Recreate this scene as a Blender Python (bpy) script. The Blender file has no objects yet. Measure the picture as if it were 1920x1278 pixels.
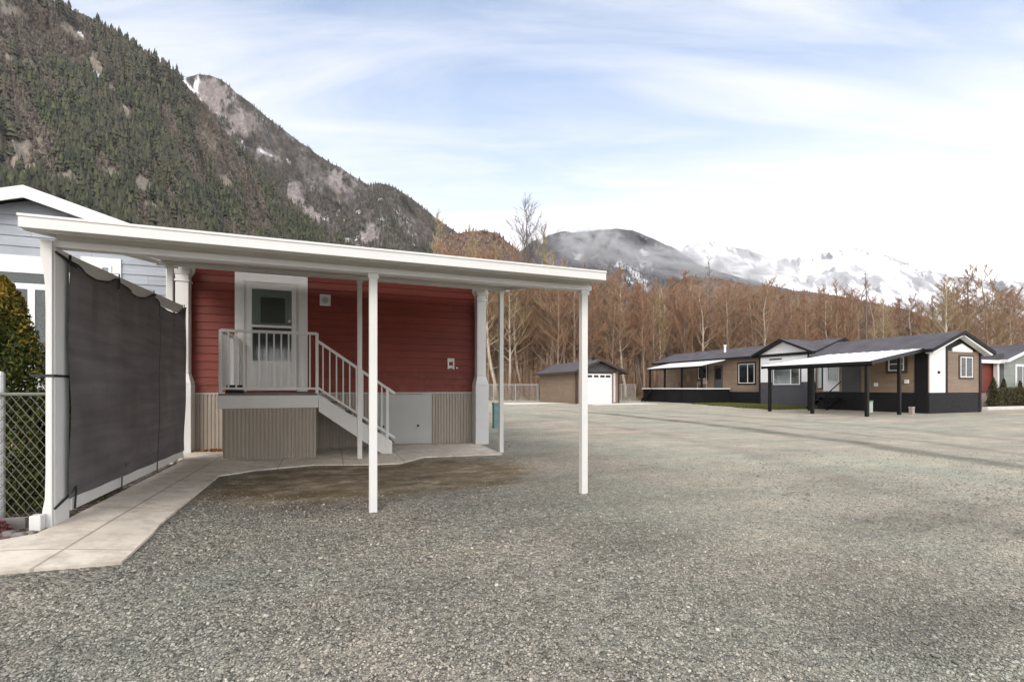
import bpy, math, random
import numpy as np
from mathutils import Vector, Matrix
random.seed(7); RNG = np.random.default_rng(7)
SC = bpy.context.scene; COL = SC.collection
UA = math.atan2(.3534, .9355); CU, SU = math.cos(UA), math.sin(UA)
def W(a, b, z=0.): return Vector((a*CU - b*SU, a*SU + b*CU, z))
GR = Matrix.Rotation(UA, 4, 'Z')
def sst(e0, e1, x):
    t = np.clip((x-e0)/(e1-e0), 0, 1); return t*t*(3-2*t)
def gz(a, b):
    # the garden side on the left lies about a hand higher than the yard
    return .11*sst(-.9, -2.1, a)*(1-.5*sst(5, 10, b))

# ------------------------------------------------------------------ nodes
class NT:
    def __init__(s, name):
        s.m = bpy.data.materials.new(name); s.m.use_nodes = True
        s.t = s.m.node_tree; s.n = s.t.nodes; s.l = s.t.links
        s.b = s.n['Principled BSDF']; s.out = s.n['Material Output']
    def new(s, ty, **k):
        n = s.n.new(ty)
        for a, v in k.items(): setattr(n, a, v)
        return n
    def put(s, sock, v):
        if hasattr(v, 'is_output'): s.l.new(v, sock)
        elif v is not None:
            if isinstance(v, (tuple, list)) and len(v) == 3 and sock.type == 'RGBA': v = (*v, 1)
            sock.default_value = v
    def coord(s, kind='Object', scale=(1, 1, 1), rot=(0, 0, 0)):
        c = s.new('ShaderNodeTexCoord'); mp = s.new('ShaderNodeMapping')
        s.l.new(c.outputs[kind], mp.inputs['Vector'])
        mp.inputs['Scale'].default_value = scale; mp.inputs['Rotation'].default_value = rot
        return mp.outputs[0]
    def noise(s, vec, scale, detail=4., rough=.55, dist=0.):
        n = s.new('ShaderNodeTexNoise'); s.l.new(vec, n.inputs['Vector'])
        n.inputs['Scale'].default_value = scale; n.inputs['Detail'].default_value = detail
        n.inputs['Roughness'].default_value = rough; n.inputs['Distortion'].default_value = dist
        return n.outputs['Fac']
    def voro(s, vec, scale, feature='F1', out='Distance'):
        n = s.new('ShaderNodeTexVoronoi', feature=feature); s.l.new(vec, n.inputs['Vector'])
        n.inputs['Scale'].default_value = scale; return n.outputs[out]
    def ramp(s, fac, stops, interp='LINEAR'):
        r = s.new('ShaderNodeValToRGB'); s.l.new(fac, r.inputs[0]); cr = r.color_ramp
        cr.interpolation = interp
        while len(cr.elements) < len(stops): cr.elements.new(.5)
        for e, (p, c) in zip(cr.elements, stops):
            e.position = p; e.color = (*c, 1) if isinstance(c, (tuple, list)) else (c, c, c, 1)
        return r.outputs[0]
    def mix(s, fac, a, b, mode='MIX'):
        m = s.new('ShaderNodeMix', data_type='RGBA', blend_type=mode)
        s.put(m.inputs[0], fac); s.put(m.inputs[6], a); s.put(m.inputs[7], b); return m.outputs[2]
    def math(s, op, a, b=None, c=None, clamp=False):
        m = s.new('ShaderNodeMath', operation=op, use_clamp=clamp)
        s.put(m.inputs[0], a)
        if b is not None: s.put(m.inputs[1], b)
        if c is not None: s.put(m.inputs[2], c)
        return m.outputs[0]
    def xyz(s, vec):
        n = s.new('ShaderNodeSeparateXYZ'); s.l.new(vec, n.inputs[0]); return n.outputs
    def sstep(s, x, e0, e1):
        m = s.new('ShaderNodeMapRange', interpolation_type='SMOOTHSTEP')
        s.put(m.inputs[0], x); m.inputs[1].default_value = e0; m.inputs[2].default_value = e1
        return m.outputs[0]
    def bump(s, h, strength=.5, dist=.02, normal=None):
        n = s.new('ShaderNodeBump'); s.l.new(h, n.inputs['Height'])
        n.inputs['Strength'].default_value = strength; n.inputs['Distance'].default_value = dist
        if normal is not None: s.l.new(normal, n.inputs['Normal'])
        s.l.new(n.outputs[0], s.b.inputs['Normal']); return n.outputs[0]
    def fin(s, color=None, rough=.6, spec=.5, metal=0.):
        if color is not None: s.put(s.b.inputs['Base Color'], color)
        s.put(s.b.inputs['Roughness'], rough); s.b.inputs['Specular IOR Level'].default_value = spec
        s.b.inputs['Metallic'].default_value = metal
        return s.m

MATS = {}
def paint(name, c, rough=.5, var=.10, scale=3., bump=.0, bscale=60., spec=.4, stretch=(1, 1, 1), metal=0., dirt=0.):
    """painted / plain surface with faint uneven wear"""
    k = NT(name); v = k.coord(scale=stretch)
    n = k.noise(v, scale, 6, .6)
    lo = tuple(max(0, x*(1-var)) for x in c); hi = tuple(min(1, x*(1+var)) for x in c)
    col = k.ramp(n, [(.3, lo), (.7, hi)])
    if dirt:
        d = k.ramp(k.noise(v, scale*2.7, 8, .7), [(.52, 0.), (.72, 1.)])
        col = k.mix(k.math('MULTIPLY', d, dirt), col, tuple(x*.55 for x in c))
    rr = k.ramp(k.noise(v, scale*4, 3), [(.3, rough-.08), (.7, rough+.08)])
    if bump: k.bump(k.noise(v, bscale, 4), bump, .004)
    MATS[name] = k.fin(col, rr, spec, metal); return k.m

paint('white_paint', (.64, .632, .612), .45, .04, 1.5, .05, 30, dirt=.10)
paint('white_vinyl', (.66, .65, .635), .4, .04, 1.2, dirt=.06)
paint('bright_white', (.74, .74, .74), .45, .03, 1.)
paint('soffit_white', (.72, .70, .66), .55, .05, 1.5)
paint('charcoal_paint', (.012, .0115, .013), .6, .15, 2., spec=.2)
paint('grey_panel', (.065, .063, .070), .55, .12, 2.)
paint('black_metal', (.008, .008, .008), .5, .15, 4., spec=.2)
paint('brown_trim', (.05, .032, .026), .5, .15, 3.)
paint('skirt_metal', (.36, .315, .265), .5, .08, 2., stretch=(3, 3, .6), dirt=.15)
paint('hatch_paint', (.42, .42, .40), .5, .05, 2.)
paint('galv', (.42, .43, .43), .4, .12, 12., metal=.4)
paint('wire_grey', (.13, .135, .105), .5, .2, 12.)
paint('plastic_black', (.015, .014, .014), .5, .2, 8.)
paint('rubber_cord', (.02, .02, .02), .6, .2, 8.)
paint('brass', (.42, .34, .10), .35, .2, 20., metal=.5)
paint('teal_plastic', (.16, .27, .26), .5, .15, 6.)
paint('pale_plastic', (.55, .62, .56), .5, .1, 6.)
paint('pink_plastic', (.34, .28, .255), .6, .1, 6.)
paint('deck_board', (.17, .15, .14), .8, .2, 6., .2, 40, stretch=(1, 8, 1))
paint('red_wood', (.25, .05, .04), .6, .15, 4.)
paint('pipe_white', (.58, .58, .56), .4, .08, 3., dirt=.12)
paint('curtain_white', (.70, .72, .72), .8, .08, 4., stretch=(14, 14, .4))
paint('interior_dark', (.03, .03, .03), .8, .3, 2.)
paint('interior_sage', (.10, .11, .085), .7, .2, 1.4)
paint('kerb_concrete', (.60, .57, .52), .8, .08, 3., .2, 80, dirt=.2)
paint('stone_grey', (.20, .18, .17), .8, .3, 6., .4, 30)
paint('furniture_mix', (.22, .12, .08), .7, .5, 3.)

def siding(name, c, step, z0, var=.10, length=3.66):
    # lap boards: each length of board a slightly different tone, dusty splash low down
    k = NT(name); v = k.coord(); p = k.xyz(v)
    row = k.math('FLOOR', k.math('DIVIDE', k.math('SUBTRACT', p[2], z0-.002), step))
    u = k.math('ADD', k.math('ADD', p[0], p[1]), k.math('MULTIPLY', k.math('FRACT', k.math('MULTIPLY', row, .618)), length))
    seg = k.math('FLOOR', k.math('DIVIDE', u, length))
    cb = k.new('ShaderNodeCombineXYZ'); k.l.new(row, cb.inputs[0]); k.l.new(seg, cb.inputs[1])
    wn = k.new('ShaderNodeTexWhiteNoise', noise_dimensions='2D'); k.l.new(cb.outputs[0], wn.inputs['Vector'])
    tone = k.ramp(wn.outputs['Value'], [(0., 1-var), (1., 1+var)])
    grain = k.ramp(k.noise(k.coord(scale=(.6, .6, 9)), 3.2, 7, .7), [(.3, .84), (.7, 1.14)])
    fade = k.ramp(k.noise(v, .8, 5, .6), [(.3, .86), (.7, 1.12)])
    col = k.mix(1., k.mix(1., k.mix(1., c, tone, 'MULTIPLY'), grain, 'MULTIPLY'), fade, 'MULTIPLY')
    dust = k.math('MULTIPLY', k.math('SUBTRACT', 1., k.sstep(p[2], z0, z0+.7)), k.ramp(k.noise(v, 5, 6, .7), [(.45, .0), (.75, .16)]))
    col = k.mix(dust, col, (.33, .29, .24))
    jt = k.math('ABSOLUTE', k.math('SUBTRACT', k.math('FRACT', k.math('DIVIDE', u, length)), .5))
    col = k.mix(k.math('MULTIPLY', k.sstep(jt, .4985, .4995), .7), col, tuple(x*.3 for x in c))
    k.bump(k.noise(k.coord(scale=(.8, .8, 12)), 14, 4), .15, .004)
    MATS[name] = k.fin(col, .58, .35)
siding('red_siding', (.170, .030, .019), .143, 1.11); siding('grey_siding', (.335, .36, .395), .18, 1.0, .06)
siding('tan_siding', (.215, .155, .108), .16, .95, .08); siding('sage_siding', (.22, .24, .22), .16, .9, .06)
def mk_shingle():
    k = NT('asphalt_shingle'); v = k.coord(); 
    n = k.noise(v, 40, 6, .7); w = k.xyz(v)
    rows = k.math('FRACT', k.math('MULTIPLY', w[2], 14.))
    col = k.ramp(n, [(.3, (.055, .05, .055)), (.55, (.095, .088, .10)), (.75, (.16, .145, .16))])
    big = k.ramp(k.noise(v, 1.2, 5, .6), [(.3, .72), (.7, 1.15)])
    col = k.mix(1., col, big, 'MULTIPLY')
    k.bump(k.math('ADD', rows, n), .5, .012)
    MATS['shingle'] = k.fin(col, .9, .2)
mk_shingle()

def mk_glass():
    k = NT('window_glass')
    k.n.remove(k.b)
    tr = k.new('ShaderNodeBsdfTransparent'); tr.inputs[0].default_value = (.82, .87, .86, 1)
    gl = k.new('ShaderNodeBsdfGlossy'); gl.inputs['Roughness'].default_value = .10
    v = k.coord(); nb = k.new('ShaderNodeBump'); k.l.new(k.noise(v, .9, 2), nb.inputs['Height'])
    nb.inputs['Strength'].default_value = .06; nb.inputs['Distance'].default_value = .05
    k.l.new(nb.outputs[0], gl.inputs['Normal'])
    fr = k.new('ShaderNodeFresnel'); fr.inputs[0].default_value = 1.55
    mx = k.new('ShaderNodeMixShader')
    k.l.new(k.math('ADD', fr.outputs[0], .01), mx.inputs[0]); k.l.new(tr.outputs[0], mx.inputs[1]); k.l.new(gl.outputs[0], mx.inputs[2])
    k.l.new(mx.outputs[0], k.out.inputs[0]); MATS['glass'] = k.m
mk_glass()

def mk_screen():
    k = NT('shade_cloth'); v = k.coord()
    w = k.xyz(v)
    base = k.ramp(k.noise(v, 1.3, 5, .6), [(.3, (.088, .078, .079)), (.7, (.135, .123, .125))])
    weave = k.noise(k.coord(scale=(.4, .4, 6)), 1.6, 3)
    base = k.mix(1., base, k.ramp(weave, [(.35, .80), (.65, 1.18)]), 'MULTIPLY')
    k.bump(k.noise(v, 2.2, 3), .25, .05)
    k.fin(base, .75, .3)
    tr = k.new('ShaderNodeBsdfTransparent'); mx = k.new('ShaderNodeMixShader'); mx.inputs[0].default_value = .99
    k.l.new(tr.outputs[0], mx.inputs[1]); k.l.new(k.b.outputs[0], mx.inputs[2]); k.l.new(mx.outputs[0], k.out.inputs[0])
    MATS['shade_cloth'] = k.m
mk_screen()

def blob_mask(k, v, p, ca_, cb_, ra, rb, nz=.8, e=(.55, 1.1)):
    x = k.math('DIVIDE', k.math('SUBTRACT', p[0], ca_), ra); y = k.math('DIVIDE', k.math('SUBTRACT', p[1], cb_), rb)
    r = k.math('SQRT', k.math('ADD', k.math('MULTIPLY', x, x), k.math('MULTIPLY', y, y)))
    r = k.math('ADD', r, k.math('MULTIPLY', k.math('SUBTRACT', k.noise(v, 1.7, 6, .7), .5), nz))
    return k.math('SUBTRACT', 1., k.sstep(r, e[0], e[1]))
DAMP = ((4.75, 2.75, 1.15, .40, .62), (5.6, 2.2, .9, .3, .5), (2.75, 1.55, .6, .30, .55), (3.6, 1.35, .55, .3, .5), (2.4, 3.2, .7, .28, .35), (.4, 2.9, .6, .28, .28), (3.3, 4.3, 1.1, .3, .25), (-.2, 4.2, .7, .3, .22))
def yard_stain(k, v, p, col):
    # broad uneven patches of coarser / cleaner stone, and damp darker stains
    col = k.mix(1., col, k.ramp(k.noise(k.coord(scale=(.7, 1.5, 1)), .55, 6, .68), [(.32, (.76, .77, .76)), (.5, (.98, .98, .97)), (.68, (1.22, 1.18, 1.12))]), 'MULTIPLY')
    brk = k.ramp(k.noise(k.coord(scale=(.8, 2.2, 1)), 3.4, 7, .75), [(.36, .25), (.62, 1.)])
    for c_ in DAMP: col = k.mix(k.math('MULTIPLY', k.math('MULTIPLY', blob_mask(k, v, p, *c_[:4], 1.5, (.3, 1.25)), brk), c_[4]*.9), col, (.085, .08, .068))
    return col
def mk_gravel(name='gravel_ground'):
    k = NT(name); v = k.coord(); p = k.xyz(v)
    wv = k.new('ShaderNodeVectorMath', operation='ADD'); k.l.new(v, wv.inputs[0])
    nn = k.new('ShaderNodeTexNoise'); k.l.new(v, nn.inputs['Vector']); nn.inputs['Scale'].default_value = 9
    sc = k.new('ShaderNodeVectorMath', operation='SCALE'); k.l.new(nn.outputs['Color'], sc.inputs[0]); sc.inputs['Scale'].default_value = .05
    k.l.new(sc.outputs[0], wv.inputs[1]); vv = wv.outputs[0]
    cellA = k.new('ShaderNodeTexVoronoi'); k.l.new(vv, cellA.inputs['Vector']); cellA.inputs['Scale'].default_value = 34
    cellB = k.new('ShaderNodeTexVoronoi'); k.l.new(vv, cellB.inputs['Vector']); cellB.inputs['Scale'].default_value = 78
    ca = k.xyz(cellA.outputs['Color'])[0]; cb = k.xyz(cellB.outputs['Color'])[1]
    mixc = k.math('ADD', k.math('MULTIPLY', ca, .6), k.math('MULTIPLY', cb, .4))
    stone = k.ramp(mixc, [(.1, (.095, .094, .088)), (.35, (.165, .163, .152)), (.55, (.225, .223, .207)), (.75, (.29, .285, .265)), (.93, (.42, .405, .38))])
    # broad tone drifts: greenish grey, pinkish tan, paler packed fines
    d1 = k.ramp(k.noise(v, .33, 5, .6), [(.36, (1.06, 1.09, 1.0)), (.62, (1.27, 1.15, 1.05))])
    d2 = k.ramp(k.noise(v, 1.1, 6, .65), [(.3, .82), (.7, 1.14)])
    col = k.mix(1., k.mix(1., stone, d1, 'MULTIPLY'), d2, 'MULTIPLY')
    # towards the driving lane and beyond it the gravel is packed and dusty
    far = k.math('MULTIPLY', k.sstep(k.math('ADD', p[0], k.math('MULTIPLY', k.noise(v, .5, 4), 3.)), 1.5, 9.), .85)
    far2 = k.math('MULTIPLY', k.sstep(p[1], 8., 14.), .85)
    pack = k.math('MAXIMUM', far, far2)
    fines = k.ramp(k.noise(v, 2.3, 8, .72), [(.3, (.44, .405, .345)), (.7, (.66, .61, .53))])
    fines = k.mix(1., fines, k.ramp(k.noise(v, 26, 4, .7), [(.35, .78), (.65, 1.12)]), 'MULTIPLY')
    fines = k.mix(1., fines, k.ramp(k.noise(k.coord(scale=(1., .45, 1)), .28, 5, .65), [(.38, (.91, .99, .93)), (.62, (1.06, .98, .93))]), 'MULTIPLY')
    col = k.mix(pack, col, fines)
    # wheel tracks (dark, packed) curving along the lane
    for off, wd, st in ((0., .30, .85), (1.75, .22, .40), (-3.4, .3, .25), (4.3, .35, .38)):
        bb = k.math('SUBTRACT', p[1], 17.)
        cur = k.math('SUBTRACT', 11.9+off, k.math('MULTIPLY', k.math('MULTIPLY', bb, bb), .0128))
        dd = k.math('ABSOLUTE', k.math('SUBTRACT', k.math('ADD', p[0], k.math('MULTIPLY', k.math('SUBTRACT', k.noise(v, .35, 4), .5), 1.1)), cur))
        msk = k.math('SUBTRACT', 1., k.sstep(dd, wd*.3, wd*1.7))
        msk = k.math('MULTIPLY', msk, k.ramp(k.noise(v, .8, 4), [(.3, .35), (.65, 1.)]))
        lim = k.math('SUBTRACT', 1., k.sstep(p[1], 19., 25.))
        col = k.mix(k.math('MULTIPLY', k.math('MULTIPLY', msk, lim), st), col, (.125, .118, .095))
    blob = lambda *q: blob_mask(k, v, p, *q)
    # brown soil strip with moss under the carport
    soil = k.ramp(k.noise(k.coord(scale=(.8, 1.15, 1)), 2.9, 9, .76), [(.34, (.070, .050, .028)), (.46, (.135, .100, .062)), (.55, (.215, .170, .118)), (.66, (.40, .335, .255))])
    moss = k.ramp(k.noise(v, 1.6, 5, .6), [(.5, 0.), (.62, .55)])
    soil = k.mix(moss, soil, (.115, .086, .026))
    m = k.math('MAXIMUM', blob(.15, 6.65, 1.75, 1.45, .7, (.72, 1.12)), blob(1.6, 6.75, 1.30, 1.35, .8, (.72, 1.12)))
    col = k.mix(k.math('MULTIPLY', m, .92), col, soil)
    col = yard_stain(k, v, p, col)
    h = k.math('ADD', k.math('MULTIPLY', cellA.outputs['Distance'], -1.4), k.math('MULTIPLY', cellB.outputs['Distance'], -.6))
    h = k.math('MULTIPLY', h, k.math('SUBTRACT', 1., k.math('MULTIPLY', m, .7)))
    hb = k.math('ADD', k.math('MULTIPLY', h, .035), k.math('MULTIPLY', k.noise(v, 1.4, 4), .05))
    k.bump(hb, 1., 1.)
    MATS['gravel'] = k.fin(col, .92, .25)
mk_gravel()

def mk_pebble():
    k = NT('gravel_stone'); g = k.new('ShaderNodeNewGeometry')
    col = k.ramp(g.outputs['Random Per Island'], [(0, (.135, .133, .127)), (.25, (.175, .173, .164)), (.5, (.225, .227, .209)), (.62, (.25, .230, .207)), (.8, (.295, .29, .273)), (.98, (.36, .35, .33)), (1., (.46, .447, .42))])
    v = k.coord(); d = k.ramp(k.noise(v, .33, 5, .6), [(.36, (1.06, 1.09, 1.0)), (.62, (1.27, 1.15, 1.05))])
    MATS['pebble'] = k.fin(yard_stain(k, v, k.xyz(v), k.mix(1., col, d, 'MULTIPLY')), .85, .3)
mk_pebble()

def mk_concrete():
    k = NT('path_concrete'); v = k.coord(); p = k.xyz(v)
    col = k.ramp(k.noise(v, 2.1, 7, .65), [(.3, (.52, .46, .385)), (.6, (.65, .585, .50)), (.8, (.71, .65, .565))])
    st = k.ramp(k.noise(v, 6, 6, .7), [(.45, 0.), (.72, .7)]); col = k.mix(st, col, (.30, .255, .20))
    def line(x, per, off, w):
        f = k.math('ABSOLUTE', k.math('SUBTRACT', k.math('FRACT', k.math('ADD', k.math('DIVIDE', x, per), off)), .5))
        return k.math('SUBTRACT', 1., k.sstep(f, w/per*.4, w/per))
    j = k.math('MULTIPLY', line(p[1], 1.22, .1, .012), k.math('SUBTRACT', 1., k.sstep(p[0], -1.32, -1.31)))
    j2 = k.math('MULTIPLY', k.math('SUBTRACT', 1., k.sstep(k.math('ABSOLUTE', k.math('ADD', p[0], 1.70)), .005, .013)), 1.)
    j3 = k.math('MULTIPLY', line(p[0], .92, .3, .012), k.sstep(p[0], -1.3, -1.29))
    j4 = k.math('MULTIPLY', k.math('SUBTRACT', 1., k.sstep(k.math('ABSOLUTE', k.math('SUBTRACT', p[1], 8.75)), .005, .013)), k.sstep(p[0], -1.3, -1.29))
    jj = k.math('MAXIMUM', k.math('MAXIMUM', j, j2), k.math('MAXIMUM', j3, j4))
    col = k.mix(k.math('MULTIPLY', jj, .6), col, (.20, .17, .14))
    k.bump(k.math('SUBTRACT', k.math('MULTIPLY', k.noise(v, 120, 3), .2), jj), .4, .008)
    MATS['concrete'] = k.fin(col, .88, .25)
mk_concrete()

def mk_soil():
    k = NT('bed_soil'); v = k.coord()
    c = k.new('ShaderNodeTexVoronoi'); k.l.new(v, c.inputs['Vector']); c.inputs['Scale'].default_value = 28
    r = k.xyz(c.outputs['Color'])[0]
    col = k.ramp(r, [(.0, (.05, .04, .032)), (.5, (.11, .09, .07)), (.8, (.19, .155, .12)), (1., (.36, .30, .25))])
    k.bump(k.math('MULTIPLY', c.outputs['Distance'], -.04), 1., 1.)
    MATS['soil'] = k.fin(col, .95, .2)
mk_soil()

def foliage(name, stops, spec=.25, scale=.6, tint=None, tf=.5, rough=.7, trans=0.):
    k = NT(name); g = k.new('ShaderNodeNewGeometry')
    col = k.ramp(g.outputs['Random Per Island'], stops)
    if tint:
        n = k.ramp(k.noise(k.coord(), scale, 5, .65), [(.42, 0.), (.62, tf)]); col = k.mix(n, col, tint)
    MATS[name] = k.fin(col, rough, spec)
    if trans:
        tl = k.new('ShaderNodeBsdfTranslucent'); k.l.new(col, tl.inputs[0])
        mx = k.new('ShaderNodeMixShader'); mx.inputs[0].default_value = trans
        k.l.new(k.b.outputs[0], mx.inputs[1]); k.l.new(tl.outputs[0], mx.inputs[2]); k.l.new(mx.outputs[0], k.out.inputs[0])
    return k
foliage('conifer_needles', [(0, (.008, .012, .006)), (.4, (.021, .029, .011)), (.75, (.040, .048, .016)), (1, (.066, .068, .025))], scale=.010, tint=(.072, .056, .038), tf=.65)
foliage('ridge_alder', [(0, (.13, .078, .06)), (.5, (.19, .118, .09)), (1, (.25, .17, .13))], scale=.02, tint=(.16, .115, .075), tf=.5)
foliage('mountain_alder', [(0, (.050, .038, .030)), (.5, (.092, .070, .053)), (1, (.15, .12, .092))], scale=.02, tint=(.08, .066, .043), tf=.5)
foliage('cedar_leaf', [(0, (.026, .044, .010)), (.5, (.062, .085, .018)), (.85, (.125, .125, .024)), (1, (.19, .155, .03))], scale=2.2, trans=.25)
foliage('cedar_gold', [(0, (.09, .085, .012)), (.5, (.21, .155, .018)), (1, (.33, .20, .03))], scale=2.2, trans=.25)
foliage('hedge_leaf', [(0, (.030, .028, .012)), (.5, (.060, .054, .022)), (1, (.10, .085, .036))], scale=1.)
foliage('heather_leaf', [(0, (.07, .015, .018)), (.5, (.16, .045, .045)), (.8, (.24, .10, .09)), (1, (.10, .09, .05))], scale=3.)
foliage('lawn_blade', [(0, (.075, .10, .020)), (.5, (.12, .14, .032)), (1, (.18, .17, .05))], scale=.5, tint=(.13, .105, .05), tf=.5, trans=.2)
foliage('dry_grass', [(0, (.16, .13, .07)), (.5, (.25, .20, .12)), (1, (.20, .19, .08))], scale=.3)
foliage('twig_brown', [(0, (.165, .095, .062)), (.5, (.275, .165, .105)), (1, (.38, .255, .165))], scale=.05, tint=(.28, .205, .115), tf=.25)
foliage('twig_red', [(0, (.17, .088, .055)), (.5, (.29, .155, .095)), (1, (.40, .25, .16))], scale=.05)
foliage('twig_tan', [(0, (.22, .165, .085)), (.5, (.33, .25, .135)), (1, (.42, .33, .19))], scale=.05)
foliage('twig_grey', [(0, (.11, .095, .085)), (.5, (.18, .155, .14)), (1, (.25, .22, .20))], scale=.05)
foliage('leaf_litter', [(0, (.14, .05, .015)), (.5, (.28, .12, .035)), (1, (.40, .22, .07))], scale=3.)
def bark(name, lo, hi):
    k = NT(name); v = k.coord(scale=(1, 1, .25))
    col = k.ramp(k.noise(v, 7, 6, .7), [(.3, lo), (.7, hi)]); k.bump(k.noise(v, 14, 4), .5, .03)
    MATS[name] = k.fin(col, .9, .2)
bark('bark_brown', (.16, .115, .08), (.34, .26, .185)); bark('bark_pale', (.30, .25, .19), (.56, .48, .39)); bark('bark_grey', (.10, .085, .075), (.21, .18, .16))

def mk_rock(name, rock, dark, snow=0., scale=.02, wood=None, snow_lo=.5, pale=None):
    k = NT(name); v = k.coord(); vs = k.coord(scale=(1, 1, .42), rot=(0, .5, .3))
    n1 = k.noise(vs, scale, 9, .74, .6); n2 = k.noise(v, scale*.23, 6, .6)
    f = k.math('ADD', k.math('MULTIPLY', n1, .65), k.math('MULTIPLY', n2, .35))
    col = k.ramp(f, [(.38, dark), (.50, tuple((a+b)/2 for a, b in zip(rock, dark))), (.58, rock), (.68, tuple(min(1, x*1.35) for x in rock))])
    if wood: col = k.mix(k.ramp(k.noise(v, scale*.6, 8, .74), [(.42, .0), (.56, .9)]), col, wood)
    if pale:
        at = k.new('ShaderNodeAttribute', attribute_name='rock'); fr = k.noise(vs, scale*3.2, 10, .8, 1.2)
        pc = k.ramp(fr, [(.36, tuple(x*.35 for x in pale)), (.46, tuple(x*.75 for x in pale)), (.54, pale), (.66, tuple(min(.8, x*1.4) for x in pale))])
        col = k.mix(at.outputs['Fac'], col, pc)
    if snow:
        sm = k.ramp(k.noise(vs, scale*.8, 8, .7), [(snow_lo, 0.), (snow_lo+.06, 1.)])
        col = k.mix(k.math('MULTIPLY', sm, snow), col, (.82, .83, .86))
    if pale:
        a2 = k.new('ShaderNodeAttribute', attribute_name='snow'); col = k.mix(a2.outputs['Fac'], col, (.82, .83, .86))
    k.bump(f, 1., 20.)
    MATS[name] = k.fin(col, .95, .1)
mk_rock('rock_near', (.24, .21, .175), (.06, .05, .036), wood=(.068, .055, .038), pale=(.29, .25, .205))
mk_rock('rock_back', (.23, .205, .195), (.058, .052, .048), wood=(.065, .056, .047), snow=.8, scale=.02, snow_lo=.60, pale=(.27, .232, .22))
mk_rock('hill_brown', (.22, .155, .115), (.12, .08, .055), scale=.03)
mk_rock('hill_blue', (.12, .115, .125), (.040, .042, .048), snow=.5, scale=.008, snow_lo=.56)
mk_rock('hill_snow', (.42, .42, .44), (.22, .22, .24), snow=1., scale=.004, snow_lo=.455)

# ------------------------------------------------------------------ mesh building
class MB:
    def __init__(s): s.v = []; s.f = []
    def add(s, vs, fs):
        o = len(s.v); s.v += [tuple(p) for p in vs]; s.f += [tuple(i+o for i in f) for f in fs]; return s
    def box(s, a0, a1, b0, b1, z0, z1):
        return s.add([(a0, b0, z0), (a1, b0, z0), (a1, b1, z0), (a0, b1, z0), (a0, b0, z1), (a1, b0, z1), (a1, b1, z1), (a0, b1, z1)],
                     [(0, 3, 2, 1), (4, 5, 6, 7), (0, 1, 5, 4), (1, 2, 6, 5), (2, 3, 7, 6), (3, 0, 4, 7)])
    def hexa(s, p):   # 8 points, bottom ring then top ring
        return s.add(p, [(0, 3, 2, 1), (4, 5, 6, 7), (0, 1, 5, 4), (1, 2, 6, 5), (2, 3, 7, 6), (3, 0, 4, 7)])
    def prism(s, poly, d0, d1, ax='b'):
        """poly in (a,z) extruded over b, or (b,z) extruded over a, or (a,b) over z"""
        n = len(poly)
        m = {'b': lambda p, d: (p[0], d, p[1]), 'a': lambda p, d: (d, p[0], p[1]), 'z': lambda p, d: (p[0], p[1], d)}[ax]
        vs = [m(p, d0) for p in poly] + [m(p, d1) for p in poly]
        fs = [tuple(range(n-1, -1, -1)), tuple(range(n, 2*n))] + [(i, (i+1) % n, n+(i+1) % n, n+i) for i in range(n)]
        return s.add(vs, fs)
    def tube(s, pts, r, n=6, cap=True):
        pts = [Vector(p) for p in pts]; rs = r if isinstance(r, (list, tuple)) else [r]*len(pts)
        o = len(s.v)
        for i, p in enumerate(pts):
            d = (pts[min(i+1, len(pts)-1)]-pts[max(i-1, 0)]).normalized()
            x = d.orthogonal().normalized() if abs(d.z) < .95 else Vector((1, 0, 0)).cross(d).cross(d).normalized()*-1
            y = d.cross(x)
            for q in range(n):
                t = 2*math.pi*q/n; s.v.append(tuple(p+(x*math.cos(t)+y*math.sin(t))*rs[i]))
        for i in range(len(pts)-1):
            for q in range(n):
                s.f.append((o+i*n+q, o+i*n+(q+1) % n, o+(i+1)*n+(q+1) % n, o+(i+1)*n+q))
        if cap:
            s.f.append(tuple(o+q for q in range(n-1, -1, -1))); e = o+(len(pts)-1)*n; s.f.append(tuple(e+q for q in range(n)))
        return s
    def bar(s, p, q, w, h):  # rectangular bar, h measured vertically-ish
        p, q = Vector(p), Vector(q); d = (q-p).normalized(); x = d.cross(Vector((0, 0, 1)))
        x = Vector((1, 0, 0)) if x.length < 1e-4 else x.normalized(); y = x.cross(d)
        x, y = x*w/2, y*h/2
        return s.hexa([p-x-y, p+x-y, p+x+y, p-x+y, q-x-y, q+x-y, q+x+y, q-x+y])
    def build(s, name, mat, parent=None, smooth=False, bevel=0.):
        o0 = parent_origin(parent)
        vs = np.array(s.v, dtype=np.float64)-np.array(o0)
        me = bpy.data.meshes.new(name); me.from_pydata(vs.tolist(), [], s.f); me.validate(); me.update()
        me.materials.append(MATS[mat] if isinstance(mat, str) else mat)
        if smooth: me.polygons.foreach_set('use_smooth', [True]*len(me.polygons))
        return link(name, me, parent, bevel)
ORG = {}
def parent_origin(p):
    while p is not None:
        if p.name in ORG: return ORG[p.name]
        p = p.parent
    return (0, 0, 0)
def link(name, me, parent=None, bevel=0.):
    o = bpy.data.objects.new(name, me); COL.objects.link(o)
    if parent is None: o.matrix_world = GR
    else: o.parent = parent
    if bevel:
        m = o.modifiers.new('bevel', 'BEVEL'); m.width = bevel; m.segments = 2; m.limit_method = 'ANGLE'
    return o
def tag(o, label, cat=None, group=None, kind=None):
    if label: o['label'] = label
    if cat: o['category'] = cat
    if group: o['group'] = group
    if kind: o['kind'] = kind
    return o
def thing(name, label, cat, a, b, z=0., group=None):
    o = bpy.data.objects.new(name, None); COL.objects.link(o); o.empty_display_size = .3
    o.matrix_world = Matrix.Translation(W(a, b, z)) @ GR
    ORG[o.name] = (a, b, z); return tag(o, label, cat, group)
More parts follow.
